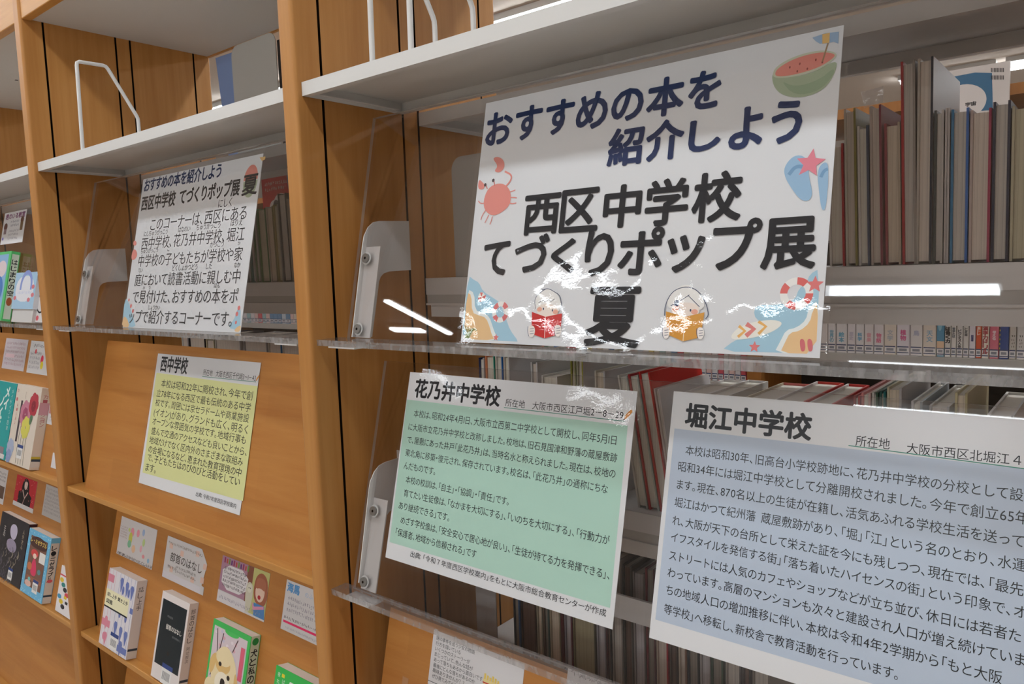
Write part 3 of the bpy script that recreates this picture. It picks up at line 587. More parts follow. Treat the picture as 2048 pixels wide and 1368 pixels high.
ROWC = [(960, 971, 716, '22305A', 'D5D0CE', 'D8CFC2', 'thin navy edged book', None, 0), (973, 992, 712, 'DB8860', '2C8C78', 'D8CFC2', 'book with an orange and a teal board', None, 0), (993, 1008, 712, 'D8D2C8', '1F66B4', 'D8CFC2', 'book with a blue back board', None, 0), (1009, 1021, 713, 'D0C8BC', 'D6D1CE', 'D8CFC2', 'cream book with a broad white cover', 'D9D5D4', 0),
        (1063, 1077, 725, 'C9C9C9', 'D6D3D2', 'C9BFB2', 'thin light grey book', 'D5D1D0', 0), (1084, 1116, 752, 'DAD6D0', 'E0DCD8', 'D8CFC2', 'low thick cream book', None, 0), (1142, 1153, 718, '8E8836', '9C9A72', 'C9BFB2', 'olive edged thin book', None, 0), (1154, 1168, 718, 'A9A58E', '9A9240', 'C9BFB2', 'olive and white book', 'D3CECC', 0),
        (1190, 1211, 742, 'CFC8B8', 'C7C5C4', 'C9BCA9', 'cream book with a pale cover', 'CFCBCA', 0), (1242, 1262, 752, 'D2CEC6', 'C8CDC4', 'D8CFC2', 'leaning pale book', None, 9), (1263, 1284, 750, 'B83A3C', 'B8C0B6', 'D8CFC2', 'leaning book with a thin red edge', 'B9C2BC', 9), (1285, 1308, 745, 'C9362F', 'D4332C', 'D8CFC2', 'leaning bright red book', 'D8342B', 9),
        (1310, 1322, 778, 'DCC9C4', 'D9CFCB', 'D8CFC2', 'leaning pale pink book', 'DDD9D8', 9), (1348, 1398, 792, 'DDD9D6', 'DFDBD8', 'D8CFC2', 'wide white book', None, 0), (1402, 1446, 794, 'D9D5CF', 'DAD6D2', 'D8CFC2', 'white book with a creased cover', None, 0), (1476, 1545, 802, 'CBBFA8', 'D07068', 'C9BCA9', 'cream book with a salmon cover', 'D2746E', 0),
        (1550, 1612, 800, 'E0DCDA', 'D4483F', 'D8CFC2', 'white topped book with a red side', 'D4433A', 0), (1618, 1668, 806, 'DAD6D3', 'C63A34', 'D8CFC2', 'second white topped book with a red side', 'C93C35', 0), (1706, 1721, 792, 'A23A3A', 'C9605C', 'C9BFB2', 'thin red book', None, 0), (1722, 1742, 786, 'D98C88', 'D8B4AC', 'D8CFC2', 'pink striped book', None, 0),
        (1743, 1757, 785, 'D0C8BC', '3F5A44', 'D8CFC2', 'book with a dark green edge', None, 0), (1758, 1772, 783, '2F5248', '2A6A66', 'C9BCA9', 'dark green book', None, 0), (1773, 1804, 775, 'CFC6A8', 'BEB9B6', 'C9BCA9', 'cream book with a grey printed cover', 'C3BFBE', 0), (1822, 1846, 803, 'D9D5D2', 'B9BDC0', 'D8CFC2', 'white book with a slanted top', None, 0),
        (1858, 1900, 812, 'B9B4AE', 'CFC9C4', 'C9BFB2', 'pale low book', None, 0), (1909, 1936, 786, 'C9BE98', 'BDB088', 'C9BCA9', 'tall cream book', 'C5BA98', 0), (1975, 2030, 830, 'CFCBC6', 'C6C2BD', 'C9BFB2', 'low grey white book', None, 0)]
for i, (a, b, y, cl, cr, pg, d, fc, ln) in enumerate(ROWC):
    rear_book(a, b, y, .9702, cl, cr, pg, '%s, %s from left, middle rear shelf, right bay' % (d, ORD[i]), 'page-edge books on the middle rear shelf', 800, lean=ln, face=fc, Y0=.240)
ROWD = [(364, 376, 673, 'E0DDDA', 'DAD6D3', 'white'), (378, 410, 672, '2E2C30', '2E2C30', 'black'), (412, 428, 679, 'D9CFAF', 'D0C6A8', 'cream'), (430, 480, 676, 'DDD9D4', 'D5D0CC', 'wide white'), (487, 533, 677, 'B9B4B2', 'B9B4B2', 'grey'), (536, 562, 682, 'C9C0B0', '5A88B0', 'beige and blue'), (564, 604, 684, 'CFC8BC', 'C7BEB0', 'pale beige')]
for i, (a, b, y, cl, cr, d) in enumerate(ROWD):
    rear_book(a, b, y, .9702, cl, cr, 'C9BFB2', '%s book showing above the wooden board, %s from left, middle bay' % (d, ORD[i]), 'page-edge books on the middle rear shelf', 690, Y0=.240)
ROWE = [(1028, 1041, '30343C', '2C5F8E', '8D8478', 'dark blue stickered'), (1043, 1073, '3A2A24', '4A362C', '6B5348', 'dark brown'), (1074, 1086, 'A39A86', 'A39A86', 'C9BCA9', 'beige'), (1087, 1099, '6B5848', '4F6660', '8D8478', 'brown'), (1100, 1121, 'B0A68F', 'A89E86', 'C9BCA9', 'wide beige'), (1122, 1128, '5A2228', '5A2228', '8D8478', 'thin maroon'), (1129, 1145, '8E8890', '6A2E38', 'B9B4B6', 'lilac grey'),
        (1146, 1191, '7F7656', '5C5848', 'A59C7E', 'thick olive brown'), (1193, 1211, '9A979C', '9A979C', 'B9B4B6', 'light grey'), (1212, 1223, '4A1E24', '2E2A2C', '6B5348', 'dark maroon'), (1224, 1246, '9C958E', '8A847E', 'BDB7AC', 'grey page-edged'), (1247, 1266, '3C3A36', '55524A', '6B5348', 'charcoal'), (1267, 1291, '8F8A88', '7A7472', 'B9B4B6', 'broad grey'), (1292, 1311, '7A2430', '5A2630', '8D8478', 'maroon'),
        (1312, 1336, 'B9A99A', 'B02030', 'C9BFB2', 'beige with a red edge'), (1338, 1355, '5A4640', '4C3E38', '6B5348', 'dull brown'), (1356, 1373, 'C2B8A6', '8E6A58', 'C9BFB2', 'cream'), (1374, 1398, '2C3240', '262A2A', '8D8478', 'black edged'), (1399, 1420, 'A8A4A2', 'A8A4A2', 'B9B4B6', 'pale grey'), (1421, 1446, '2F4A38', '44604A', '8D8478', 'dark green'), (1450, 1482, 'A8A29A', '6E6A68', 'BDB7AC', 'wide stone grey'), (1484, 1502, '3E3A3A', '3E3A3A', '6B5348', 'blackish'), (1504, 1540, '8A847C', '8A847C', 'BDB7AC', 'taupe')]
for i, (a, b, cl, cr, pg, d) in enumerate(ROWE):
    rear_book(a, b, .892-.012*((i*7) % 5)/4, .6502, cl, cr, pg, '%s book, %s from left, lower rear shelf, right bay' % (d, ORD[i]), 'page-edge books on the lower rear shelf', 1270, Y0=.240)

# books turned to face us behind the rows
def panel_book(name, q0, q1, ztop, z0, Y, cover, draw, label):
    a, b = aty(q0, Y), aty(q1, Y); F = Frame((a.x, Y, ztop), (1, 0, 0), (0, 0, -1)); w_ = b.x-a.x; h_ = ztop-z0
    t = thing(name, ((a.x+b.x)/2, Y+.005, z0), label, 'book')
    mb = MB(); mb.fbox(F, 0, w_, 0, h_, -.0015, 0, C(cover, .35)); mb.fbox(F, 0, w_, 0, h_, -.011, -.0095, C(cover, .35)); mb.fbox(F, 0, .0015, 0, h_, -.0095, -.0015, C(cover, .35)); draw(Ink(F, mb), w_, h_); obj('cover', mb, t)
    mb = MB(); mb.fbox(F, .0016, w_-.002, .002, h_-.002, -.0094, -.0016, PTOP); obj('page_block', mb, t)
def dr_space(k, w_, h_):
    k.poly([(1908, 153), (1950, 145), (1984, 146), (1986, 220), (1890, 228), (1890, 190)], C('3E7296')); k.ell((1924, 205), .042, .035, C('E2DCD8')); k.pxchar('宇', 1931, 205, 1941, 213, INK, .0004); k.pxchar('宙', 1942, 203, 1952, 211, INK, .0004)
    for y in (136, 151):
        for i in range(9): k.poly([(1982+i*3, y), (1983.6+i*3, y-.4), (1983.6+i*3, y+8), (1982+i*3, y+8.4)], INK)
panel_book('book', (1886, 140), (2020, 130), aty((1950, 133), 1.16).z, 1.3565, 1.16, 'DAD3CE', dr_space, 'white and blue picture book facing forward on the bookcase behind, above the rows')
def dr_red(k, w_, h_):
    k.rect(.002, .02, w_, h_, C('CB3A3E', .35)); k.ell((w_*.55, .062), .03, .025, C('E2DDDA'), px=False); k.ell((w_*.35, .07), .02, .02, C('E2DDDA'), px=False); k.ell((w_*.4, .066), .012, .016, C('3A3436'), px=False); k.ell((w_*.72, .058), .012, .016, C('B8343A'), px=False); k.poly([(w_*.75, .0), (w_, 0), (w_, .05), (w_*.8, .045)], C('8FA6C2'), False); k.scribble(.012, .008, w_*.72, .032, 2, C('EBD9D6'), 5)
panel_book('book', (522, 349), (590, 344), 1.5185, 1.2832, .394, 'CB3A3E', dr_red, 'red picture book facing forward behind the rear books, middle bay')

# ------------------------------------------------------------------ bookends and small things on the shelves
def wire_bookend(x, label):
    r = .0036; P = [(.035, 1.5502), (.0375, 1.722), (.0385, 1.7275), (.0425, 1.7302), (.088, 1.7312), (.093, 1.7300), (.097, 1.7255), (.147, 1.640), (.1495, 1.634), (.150, 1.6265), (.150, 1.5502)]
    mb = MB(); mb.tube([(x, y, z) for y, z in P], r, STEEL, 10); mb.box(x-.004, x+.004, .031, .154, 1.5501, 1.5525, STEEL)
    o = obj('wire_bookend', mb, label=label, cat='bookend', group='white wire bookends')
wire_bookend(-.7595, 'white bent wire bookend on the top shelf of the middle bay')
wire_bookend(.1152, 'left white wire bookend of the pair on the right bay top shelf'); wire_bookend(.1857, 'right white wire bookend of the pair on the right bay top shelf')
def plate_bookend(x0, x1, z0, z1, y, label, m, rr=.02):
    pts = [(x0, z0), (x1, z0)]
    for cx, a0 in ((x1-rr, 0), (x0+rr, 90)):
        for i in range(7): a = R(a0+15*i); pts.append((cx+rr*math.cos(a), z1-rr+rr*math.sin(a)))
    mb = MB(); mb.prism([(x, y, z) for x, z in pts], (0, .0015, 0), m); mb.box(x0+.01, x1-.01, y+.0015, y+.1, z0, z0+.0012, m)
    obj('plate_bookend', mb, label=label, cat='bookend', group='grey steel plate bookends')
PLG = mat('A9A6A0', .5, .3)
plate_bookend(-.5285, -.379, 1.5392, 1.748, .2345, 'grey steel plate bookend standing high on the rear top shelf, middle bay', PLG)
plate_bookend(.056, .22, 1.2832, 1.465, .2345, 'grey steel plate bookend on the upper rear shelf behind the large poster', PLG)
plate_bookend(.07, .112, .6502, .905, .236, 'narrow grey bookend on the lower rear shelf, right bay', mat('B9B9B8', .4, .4), .006)
mb = MB(); mb.box(-.3755, -.362, .236, .38, 1.5392, 1.73, mat('1F1B1A', .5, .2)); obj('file_box', mb, label='thin black file standing beside the high grey plate bookend', cat='file')
F = Frame((aty((431, 112), .33).x, .33, aty((445, 110), .33).z), (1, 0, 0), (0, 0, -1)); mb = MB()
a = [aty(q, .33) for q in ((431, 116), (466, 104), (468, 206), (452, 214))]
zb = 1.5395; a[2].z = zb; a[3].z = zb; mb.prism([a[3], a[2], a[1], a[0]], (0, .003, 0), C('7F93BE', .6)); obj('blue_card', mb, label='tapered blue card standing on the rear top shelf left of grey bookend', cat='card')
u, v = A2.uv((1745, 195)); F = A2.at(u, v); mb = MB()
pts = [A2.uv(q) for q in ((1722, 184), (1767, 172), (1766, 205), (1729, 217))]; n_ = 8
for i in range(n_):
    for j in range(n_):
        def B(s_, t_):
            x = (pts[0][0]*(1-s_)+pts[1][0]*s_)*(1-t_)+(pts[3][0]*(1-s_)+pts[2][0]*s_)*t_; y = (pts[0][1]*(1-s_)+pts[1][1]*s_)*(1-t_)+(pts[3][1]*(1-s_)+pts[2][1]*s_)*t_
            return A2.p(x, y, -.0007+.0012*((s_-.5)**2+(t_-.5)**2)*2)
        mb.add([B(i/n_, (j+1)/n_), B((i+1)/n_, (j+1)/n_), B((i+1)/n_, j/n_), B(i/n_, j/n_)], [(0, 1, 2, 3)], TAPE, True)
obj('clear_tape', mb, label='crinkled square of clear tape stuck on the acrylic right of the poster', cat='tape')

# ------------------------------------------------------------------ face-out books and hand-made cards on the slanted boards
def card(P, tl, tr, bl, draw, label, w_=None, corner=False, n=.0006, frm=None, group='hand-made book cards'):
    u0, v0 = P.uv(tl, n); u1, v1 = P.uv(tr, n) if tr else (u0+w_, 0); u2, v2 = P.uv(bl, n); w_, h_ = u1-u0, v2-v0; F = P.at(u0, v0, n)
    mb = MB()
    if corner:
        e = w_*.16; ring = [F.p(*q, -.0004) for q in ((0, h_), (w_, h_), (w_, h_*.82), (w_*.94, h_*.8), (w_, h_*.3), (w_-e, 0), (0, 0))]
        mb.prism(ring, F.N*.0004, CARDW)
    else: mb.fbox(F, 0, w_, 0, h_, -.0004, 0, CARDW)
    draw(Ink(F, mb), w_, h_); obj('book_card', mb, label=label, cat='card', group=group)
def face_book(P, tl, tr, bl, t_, ztop_of_ledge, cover, draw, label, spinec=None, spine=None, w_=None, pg='E2D6CC'):
    u0, v0 = P.uv(tl, t_); u1 = P.uv(tr, t_)[0] if tr else u0+w_
    v2 = (P.o.z - ztop_of_ledge)/-P.V.z - .0 ; vb = v2 - t_*math.tan(math.acos(-P.V.z)) * 0
    vb = (P.o.z + P.N.z*t_ - ztop_of_ledge - .0004)/(-P.V.z)      # bottom front edge sits on the ledge
    vb = min(vb, (P.o.z - ztop_of_ledge - .0004)/(-P.V.z))
    w_, h_ = u1-u0, vb-v0; F = P.at(u0, v0, t_); c = C(cover, .3); sc = C(spinec or cover, .3)
    t = thing('book', F.p(w_/2, h_, -t_/2), label, 'book', 'face-out books on the slanted boards')
    mb = MB(); mb.fbox(F, 0, w_, 0, h_, -.0012, 0, c); mb.fbox(F, 0, w_, 0, h_, -t_+.0003, -t_+.0009, c); mb.fbox(F, w_-.0012, w_, 0, h_, -t_+.0015, -.0012, sc, {3: sc})
    k = Ink(F, mb); draw(k, w_, h_)
    if spine:
        G = Frame(F.p(w_, 0, 0), -F.N, F.V); k2 = Ink(G, mb); spine(k2, t_, h_)
    obj('cover', mb, t)
    mb = MB(); mb.fbox(F, .0008, w_-.0014, .0002, h_-.0004, -t_+.001, -.0013, C(pg, .8)); obj('page_block', mb, t)
    return t
def barcode(k, u, v, s_=.03):
    k.rect(u, v, u+s_, v+s_*.75, C('E6E4E2')); k.rect(u, v-s_*.22, u+s_*1.05, v, C('3A4C86'))
    for i in range(9): k.rect(u+s_*(.12+.085*i), v+s_*.15, u+s_*(.16+.085*i), v+s_*.55, C('5A5A60'))
def spine_label(k, t_, h_): k.rect(t_*.05, h_*.87, t_*.95, h_*.9, C('3E4A5A')); k.rect(t_*.05, h_*.9, t_*.95, h_*.97, C('DAD8D4'))
ZL4 = .854+LV; ZL3 = .854
# middle bay, lower board
def d1(k, w_, h_):
    for u, v, a, b, c in ((.36, .3, .05, .12, 'EBA0AE'), (.52, .27, .04, .1, 'EBA0AE'), (.66, .2, .035, .09, 'A8BDDF'), (.33, .48, .05, .17, 'D2D466'), (.32, .62, .05, .1, '8CC7A4'), (.45, .7, .05, .1, 'EFC9A6'), (.7, .44, .035, .1, 'C5D999'), (.65, .62, .03, .09, 'EBB4C0'), (.74, .78, .035, .05, 'E79AA4'), (.88, .83, .03, .06, '98BFDC'), (.27, .27, .03, .05, 'C9D98A')):
        k.ell((w_*u, h_*v), w_*a, h_*b, C(c), px=False, k=16)
    k.scribble(w_*.03, h_*.22, w_*.22, h_*.55, 5, C('B49A9A'), 3); k.scribble(w_*.02, h_*.91, w_*.98, h_*.99, 1, C('3A2530'), 4, .9, .1)
card(P4, (244, 1032), (315, 1059), (233.5, 1107), d1, 'white hand-made card with pastel fruit blobs, above the patterned book')
def d2(k, w_, h_):
    for u, v in ((.08, .14), (.36, .22), (.72, .08), (.92, .3), (.9, .62), (.16, .68), (.68, .7)): k.rect(w_*u, h_*v, w_*(u+.08), h_*(v+.13), C('EAC9BC'))
    k.rect(0, h_*.84, w_*.93, h_, C('E0DEE6')); k.textbox('部首のはなし', w_*.14, h_*.34, w_*.9, h_*.56, C('55504E'), .0002); k.scribble(w_*.04, h_*.1, w_*.85, h_*.2, 1, C('8A8078'), 6); k.scribble(w_*.3, h_*.6, w_*.78, h_*.8, 2, C('77726E'), 7); k.scribble(w_*.1, h_*.66, w_*.32, h_*.78, 1, C('6A6460'), 8)
card(P4, (336, 1071), (418, 1104), (325, 1153), d2, 'pale card with a cut corner and a grey title about radicals', corner=True)
def d3(k, w_, h_):
    k.rect(0, 0, w_*.62, h_*.75, C('B48BA2')); k.rect(w_*.62, 0, w_, h_*.95, C('C9C884')); k.rect(w_*.56, 0, w_*.68, h_*.8, C('8E5A48'))
    for i in range(11): k.rect(w_*(.05+.05*i), h_*(.02+.02*(i % 2)), w_*(.08+.05*i), h_*.14, C(('9A3F6A', 'C25A4A', '7A9A4A', '6A3F7A')[i % 4]))
    k.smooth([(w_*.04, h_*.16), (w_*.6, h_*.16), (w_*.58, h_*.68), (w_*.05, h_*.7)], C('E9E6EA'), px=False, it=1); k.scribble(w_*.07, h_*.2, w_*.56, h_*.66, 5, C('3A3440'), 11, .6, .15)
    k.smooth([(w_*.56, h_*.42), (w_*.64, h_*.3), (w_*.73, h_*.42), (w_*.7, h_*.95), (w_*.6, h_*.95)], C('D8D5C2'), px=False); k.ell((w_*.645, h_*.46), w_*.045, h_*.09, C('E6E3D2'), px=False); k.ell((w_*.63, h_*.45), w_*.008, h_*.015, INK, px=False, k=8); k.ell((w_*.66, h_*.45), w_*.008, h_*.015, INK, px=False, k=8)
    k.smooth([(w_*.72, h_*.2), (w_*.85, h_*.02), (w_, h_*.18), (w_, h_*.75), (w_*.74, h_*.7)], C('A8664E'), px=False); k.smooth([(w_*.76, h_*.34), (w_*.95, h_*.34), (w_*.94, h_*.58), (w_*.86, h_*.68), (w_*.77, h_*.57)], C('EBCDBB'), px=False); k.smooth([(w_*.76, h_*.16), (w_*.95, h_*.16), (w_*.96, h_*.42), (w_*.85, h_*.36), (w_*.76, h_*.42)], C('B4745A'), px=False); k.ell((w_*.85, h_*.56), w_*.03, h_*.045, C('B83A40'), px=False, k=14)
    k.poly([(w_*.76, h_*.7), (w_*.97, h_*.7), (w_, h_*.96), (w_*.78, h_*.96)], C('5B8CC4'), False); k.poly([(w_*.72, h_*.7), (w_*.76, h_*.86), (w_*.97, h_*.76), (w_*.96, h_*.7), (w_*.78, h_*.78)], C('DE9ABA'), False)
    k.rect(0, h_*.76, w_*.6, h_, C('E4E1E6')); k.scribble(w_*.05, h_*.84, w_*.9, h_*.95, 1, C('A8A2B4'), 12)
card(P4, (446, 1110), (541, 1144.7), (435, 1201), d3, 'colourful hand-drawn card of a brown-haired girl hugging a dog')
def d4(k, w_, h_):
    k.textbox('海馬', w_*.03, h_*.04, w_*.24, h_*.22, C('5F9AD2'), .0007); k.textbox('のふしぎ', w_*.34, h_*.1, w_*.62, h_*.2, C('A8C4E2')); k.scribble(w_*.06, h_*.3, w_*.9, h_*.64, 3, C('9A96A4'), 14); k.scribble(w_*.03, h_*.7, w_*.7, h_*.79, 1, C('3A3440'), 15); k.rect(w_*.03, h_*.8, w_*.85, h_*.845, C('EE3F74')); k.scribble(w_*.08, h_*.9, w_*.9, h_*.97, 1, C('B4B0BC'), 16)
card(P4, (574, 1158.6), None, (560.5, 1256.6), d4, 'white card with a blue title and a pink marker line, beside upright', w_=.158)
def b1(k, w_, h_):
    B_, PK = C('6A79B4', .35), C('D9889C', .35)
    for i in range(3): k.rect(w_*(.04+.11*i), h_*.0, w_*(.047+.11*i), h_, PK)
    for i in range(5): k.rect(w_*(.42+.13*i), h_*.0, w_*(.427+.13*i), h_, B_)
    def tulip(u, v, s_, m): k.smooth([(u-s_, v), (u+s_, v), (u+s_*.3, v+s_*2.6), (u, v+s_*3.2), (u-s_*.3, v+s_*2.6)], m, px=False, it=1)
    for u, v in ((.5, .05), (.7, .07), (.88, .09), (.5, .62), (.7, .65), (.88, .67), (.55, .8), (.75, .82)): tulip(w_*u, h_*v, w_*.075, B_)
    for u, v in ((.58, .2), (.78, .2), (.58, .5), (.8, .52)): k.ell((w_*u, h_*v), w_*.04, h_*.055, B_, px=False)
    for u, v in ((.15, .62), (.2, .82)): tulip(w_*u, h_*v, w_*.07, PK)
    k.ell((w_*.14, h_*.88), w_*.05, h_*.05, PK, px=False); k.rect(0, h_*.07, w_*.22, h_*.17, PK); k.rect(0, h_*.66, w_*.3, h_*.75, PK); k.rect(w_*.9, h_*.36, w_, h_*.43, B_); k.rect(w_*.55, h_*.88, w_*.98, h_*.96, B_)
    k.rect(0, h_*.27, w_*.84, h_*.49, C('ECE7C2', .35)); k.rect(0, h_*.49, w_*.84, h_*.51, INK); k.textbox('話し上手', w_*.06, h_*.31, w_*.4, h_*.36, INK, .0002); k.textbox('聞き上手', w_*.45, h_*.31, w_*.8, h_*.36, INK, .0002); k.textbox('図鑑', w_*.06, h_*.395, w_*.28, h_*.45, INK, .0002); barcode(k, w_*.38, h_*.82, w_*.27)
face_book(P4, (220, 1135), (276, 1154.5), None, .0215, ZL4, 'DEDAE0', b1, 'book with blue and pink tulip pattern and cream label, lower board', 'DAD6D6', lambda k, t_, h_: (k.column('話し上手', t_*.5, h_*.08, t_*.55, INK), spine_label(k, t_, h_)))
def b2(k, w_, h_):
    k.rect(w_*.06, h_*.08, w_*.94, h_*.83, C('18242B', .3)); k.textbox('部首のはなし', w_*.3, h_*.34, w_*.86, h_*.4, C('D9D6D0'), .0002); k.textbox('阿辻哲次', w_*.3, h_*.24, w_*.5, h_*.265, C('8A8E90')); k.textbox('漢字を解剖する', w_*.56, h_*.44, w_*.86, h_*.465, C('8A8E90')); k.ell((w_*.5, h_*.66), w_*.04, h_*.025, C('3A3430'), px=False); barcode(k, w_*.36, h_*.83, w_*.36)
face_book(P4, (326, 1181), (380.5, 1204.6), None, .0185, ZL4, 'E3DAD8', b2, 'white pocket book with a large black cover panel, lower board', 'DED6D2', lambda k, t_, h_: (k.column('部首のはなし', t_*.5, h_*.07, t_*.55, INK), k.column('阿辻哲次', t_*.5, h_*.5, t_*.4, C('6A6460')), spine_label(k, t_, h_)))
def b3(k, w_, h_):
    k.rect(w_*.05, h_*.06, w_*.93, h_*.98, C('D5C6CC', .3)); rnd = random.Random(2)
    for i in range(40): k.ell((w_*(.07+.84*rnd.random()), h_*(.08+.5*rnd.random())), w_*.035, h_*.018, C(('DDB3BC', 'E2D6DC', 'C9C3D4', 'D9A9B4')[i % 4], .3), px=False, k=8)
    for q in (((.14, .08), (.24, .42), (.1, .6)), ((.32, .1), (.2, .5)), ((.7, .1), (.6, .25))): k.stroke([(w_*a, h_*b) for a, b in q], w_*.018, C('5A4448', .3), px=False)
    k.smooth([(w_*.3, h_*.05), (w_*.75, h_*.05), (w_*.65, h_*.1), (w_*.4, h_*.1)], C('4FBF62', .3), px=False); k.rect(w_*.8, h_*.15, w_*.9, h_*.5, C('D9637A', .3))
    CR1, CR2, CR3, DK = C('EBD9AE', .3), C('DDB878', .3), C('C99A56', .3), C('2E2522', .3)
    k.smooth([(w_*.08, h_*.5), (w_*.18, h_*.32), (w_*.42, h_*.2), (w_*.68, h_*.3), (w_*.8, h_*.5), (w_*.82, h_*.75), (w_*.6, h_*.88), (w_*.25, h_*.86)], CR1, px=False)
    k.smooth([(w_*.08, h_*.38), (w_*.22, h_*.32), (w_*.2, h_*.5), (w_*.1, h_*.6), (w_*.04, h_*.5)], CR2, px=False); k.smooth([(w_*.72, h_*.42), (w_*.82, h_*.5), (w_*.85, h_*.68), (w_*.74, h_*.66)], CR2, px=False)
    k.ell((w_*.4, h_*.42), w_*.2, h_*.1, CR2, px=False); k.ell((w_*.4, h_*.36), w_*.2, h_*.08, CR1, px=False); k.ell((w_*.44, h_*.62), w_*.2, h_*.12, C('F2E8D2', .3), px=False)
    k.ell((w_*.33, h_*.43), w_*.04, h_*.024, DK, px=False); k.ell((w_*.58, h_*.53), w_*.04, h_*.026, DK, px=False); k.smooth([(w_*.38, h_*.56), (w_*.52, h_*.57), (w_*.5, h_*.68), (w_*.4, h_*.7)], DK, px=False)
    k.rect(w_*.12, h_*.78, w_*.85, h_*.97, CR3); k.ell((w_*.12, h_*.72), w_*.13, h_*.1, CR1, px=False); k.ell((w_*.1, h_*.78), w_*.07, h_*.06, DK, px=False); k.ell((w_*.78, h_*.78), w_*.15, h_*.1, CR1, px=False)
    for u, v in ((.78, .83), (.7, .79), (.77, .76), (.85, .79)): k.ell((w_*u, h_*v), w_*.04, h_*.026, DK, px=False, k=12)
    k.textbox('犬', w_*.2, h_*.74, w_*.34, h_*.83, C('E8C53C', .3), .0003); k.textbox('と', w_*.38, h_*.79, w_*.45, h_*.83, C('EFEAE2', .3), .0002); k.textbox('私', w_*.47, h_*.79, w_*.58, h_*.87, C('EFEAE2', .3), .0003); k.textbox('の', w_*.6, h_*.82, w_*.69, h_*.87, C('EFEAE2', .3), .0002); k.textbox('10', w_*.14, h_*.85, w_*.34, h_*.95, C('E8C53C', .3), .0003)
def s3(k, t_, h_): k.ell((t_*.5, h_*.06), t_*.32, t_*.32, C('2E8F4A'), px=False); k.column('犬と私の10の約束'.replace('10', '⑩'), t_*.5, h_*.14, t_*.72, INK, 1.05, .0003)
face_book(P4, (428, 1236.6), (503, 1271), None, .0195, ZL4, '46B95C', b3, 'green-framed paperback with a golden puppy photo, lower board', 'C9D8C4', s3)
def b4(k, w_, h_):
    k.textbox('星', w_*.28, h_*.12, w_*.62, h_*.42, C('F0F0EC', .3), .002); k.rect(w_*.14, h_*.06, w_*.2, h_*.1, C('E8D23C', .3)); k.column('夜', w_*.08, h_*.06, .008, C('E8F0E4')); k.column('れは', w_*.08, h_*.14, .008, C('E8F0E4')); k.column('はる', w_*.19, h_*.12, .008, C('E8F0E4'))
face_book(P4, (553, 1329.8), None, None, .0225, ZL4, '3DB956', b4, 'green paperback with a large white character, half behind the upright', '39A94E', None, w_=.128)

# left bay, lower board
card(P4, (-36, 920), (17, 940), (-46, 985), lambda k, w_, h_: (k.scribble(w_*.1, h_*.1, w_*.95, h_*.4, 3, C('6A6468'), 21), k.rect(w_*.55, h_*.5, w_*.97, h_*.85, C('6E5A50'))), 'card with text and a brown picture at the left frame edge')
def c5(k, w_, h_):
    RD = C('C3333C'); k.rect(0, 0, w_, h_*.86, RD); BK = C('231E22'); k.smooth([(w_*.38, h_*.02), (w_*.62, h_*.04), (w_*.72, h_*.5), (w_*.5, h_*.6), (w_*.3, h_*.45)], BK, px=False); k.smooth([(w_*.43, h_*.12), (w_*.59, h_*.13), (w_*.57, h_*.34), (w_*.5, h_*.4), (w_*.43, h_*.33)], C('E2CFC4'), px=False)
    k.poly([(w_*.2, h_*.5), (w_*.42, h_*.42), (w_*.66, h_*.44), (w_*.84, h_*.56), (w_*.82, h_*.86), (w_*.2, h_*.86)], BK, False); k.stroke([(w_*.38, h_*.42), (w_*.52, h_*.66), (w_*.64, h_*.44)], w_*.03, C('E3C9C0'), px=False, it=0); k.stroke([(w_*.52, h_*.66), (w_*.46, h_*.86)], w_*.02, C('C9A8A0'), px=False, it=0)
    rnd = random.Random(4)
    for i in range(26): k.ell((w_*rnd.random(), h_*.8*rnd.random()), w_*.012, h_*.02, C('DE7F84'), px=False, k=6)
card(P4, (35, 948), (76, 960), (22, 1007), c5, 'red card with a drawn figure in a black kimono')
card(P4, (93, 968), None, (81, 1028), lambda k, w_, h_: (k.rect(0, 0, w_, h_, C('BEBAB8')), k.scribble(w_*.05, h_*.08, w_*.9, h_*.9, 7, C('8F8A8C'), 22)), 'grey handwritten card on the lower board left of the wide upright', w_=.157)
def b5(k, w_, h_):
    k.rect(0, 0, w_, h_, C('26252C', .3)); WV = C('BFB7CE', .3); k.smooth([(w_*.42, h_*.12), (w_*.58, h_*.1), (w_*.66, h_*.2), (w_*.6, h_*.35), (w_*.45, h_*.34), (w_*.38, h_*.22)], WV, px=False); k.smooth([(w_*.3, h_*.4), (w_*.5, h_*.33), (w_*.7, h_*.4), (w_*.66, h_*.55), (w_*.4, h_*.55)], C('9A90A8', .3), px=False)
    rnd = random.Random(9)
    for i in range(46): u = .2+.65*rnd.random(); v = .45+.5*rnd.random(); k.stroke([(w_*u, h_*v), (w_*(u+.03), h_*(v+.05)), (w_*(u-.02), h_*(v+.1))], w_*.012, C(('8E8678', '6A6470', '54505E')[i % 3], .3), px=False)
    k.column('人外さん', w_*.86, h_*.12, .012, C('C9B9A0')); k.column('王の', w_*.2, h_*.2, .014, C('D9D2CC')); barcode(k, w_*.55, h_*.82, .03)
face_book(P4, (5, 1022), (60, 1045), None, .019, ZL4, '3E1E26', b5, 'dark hardback with a pale violet figure, lower board, left bay')
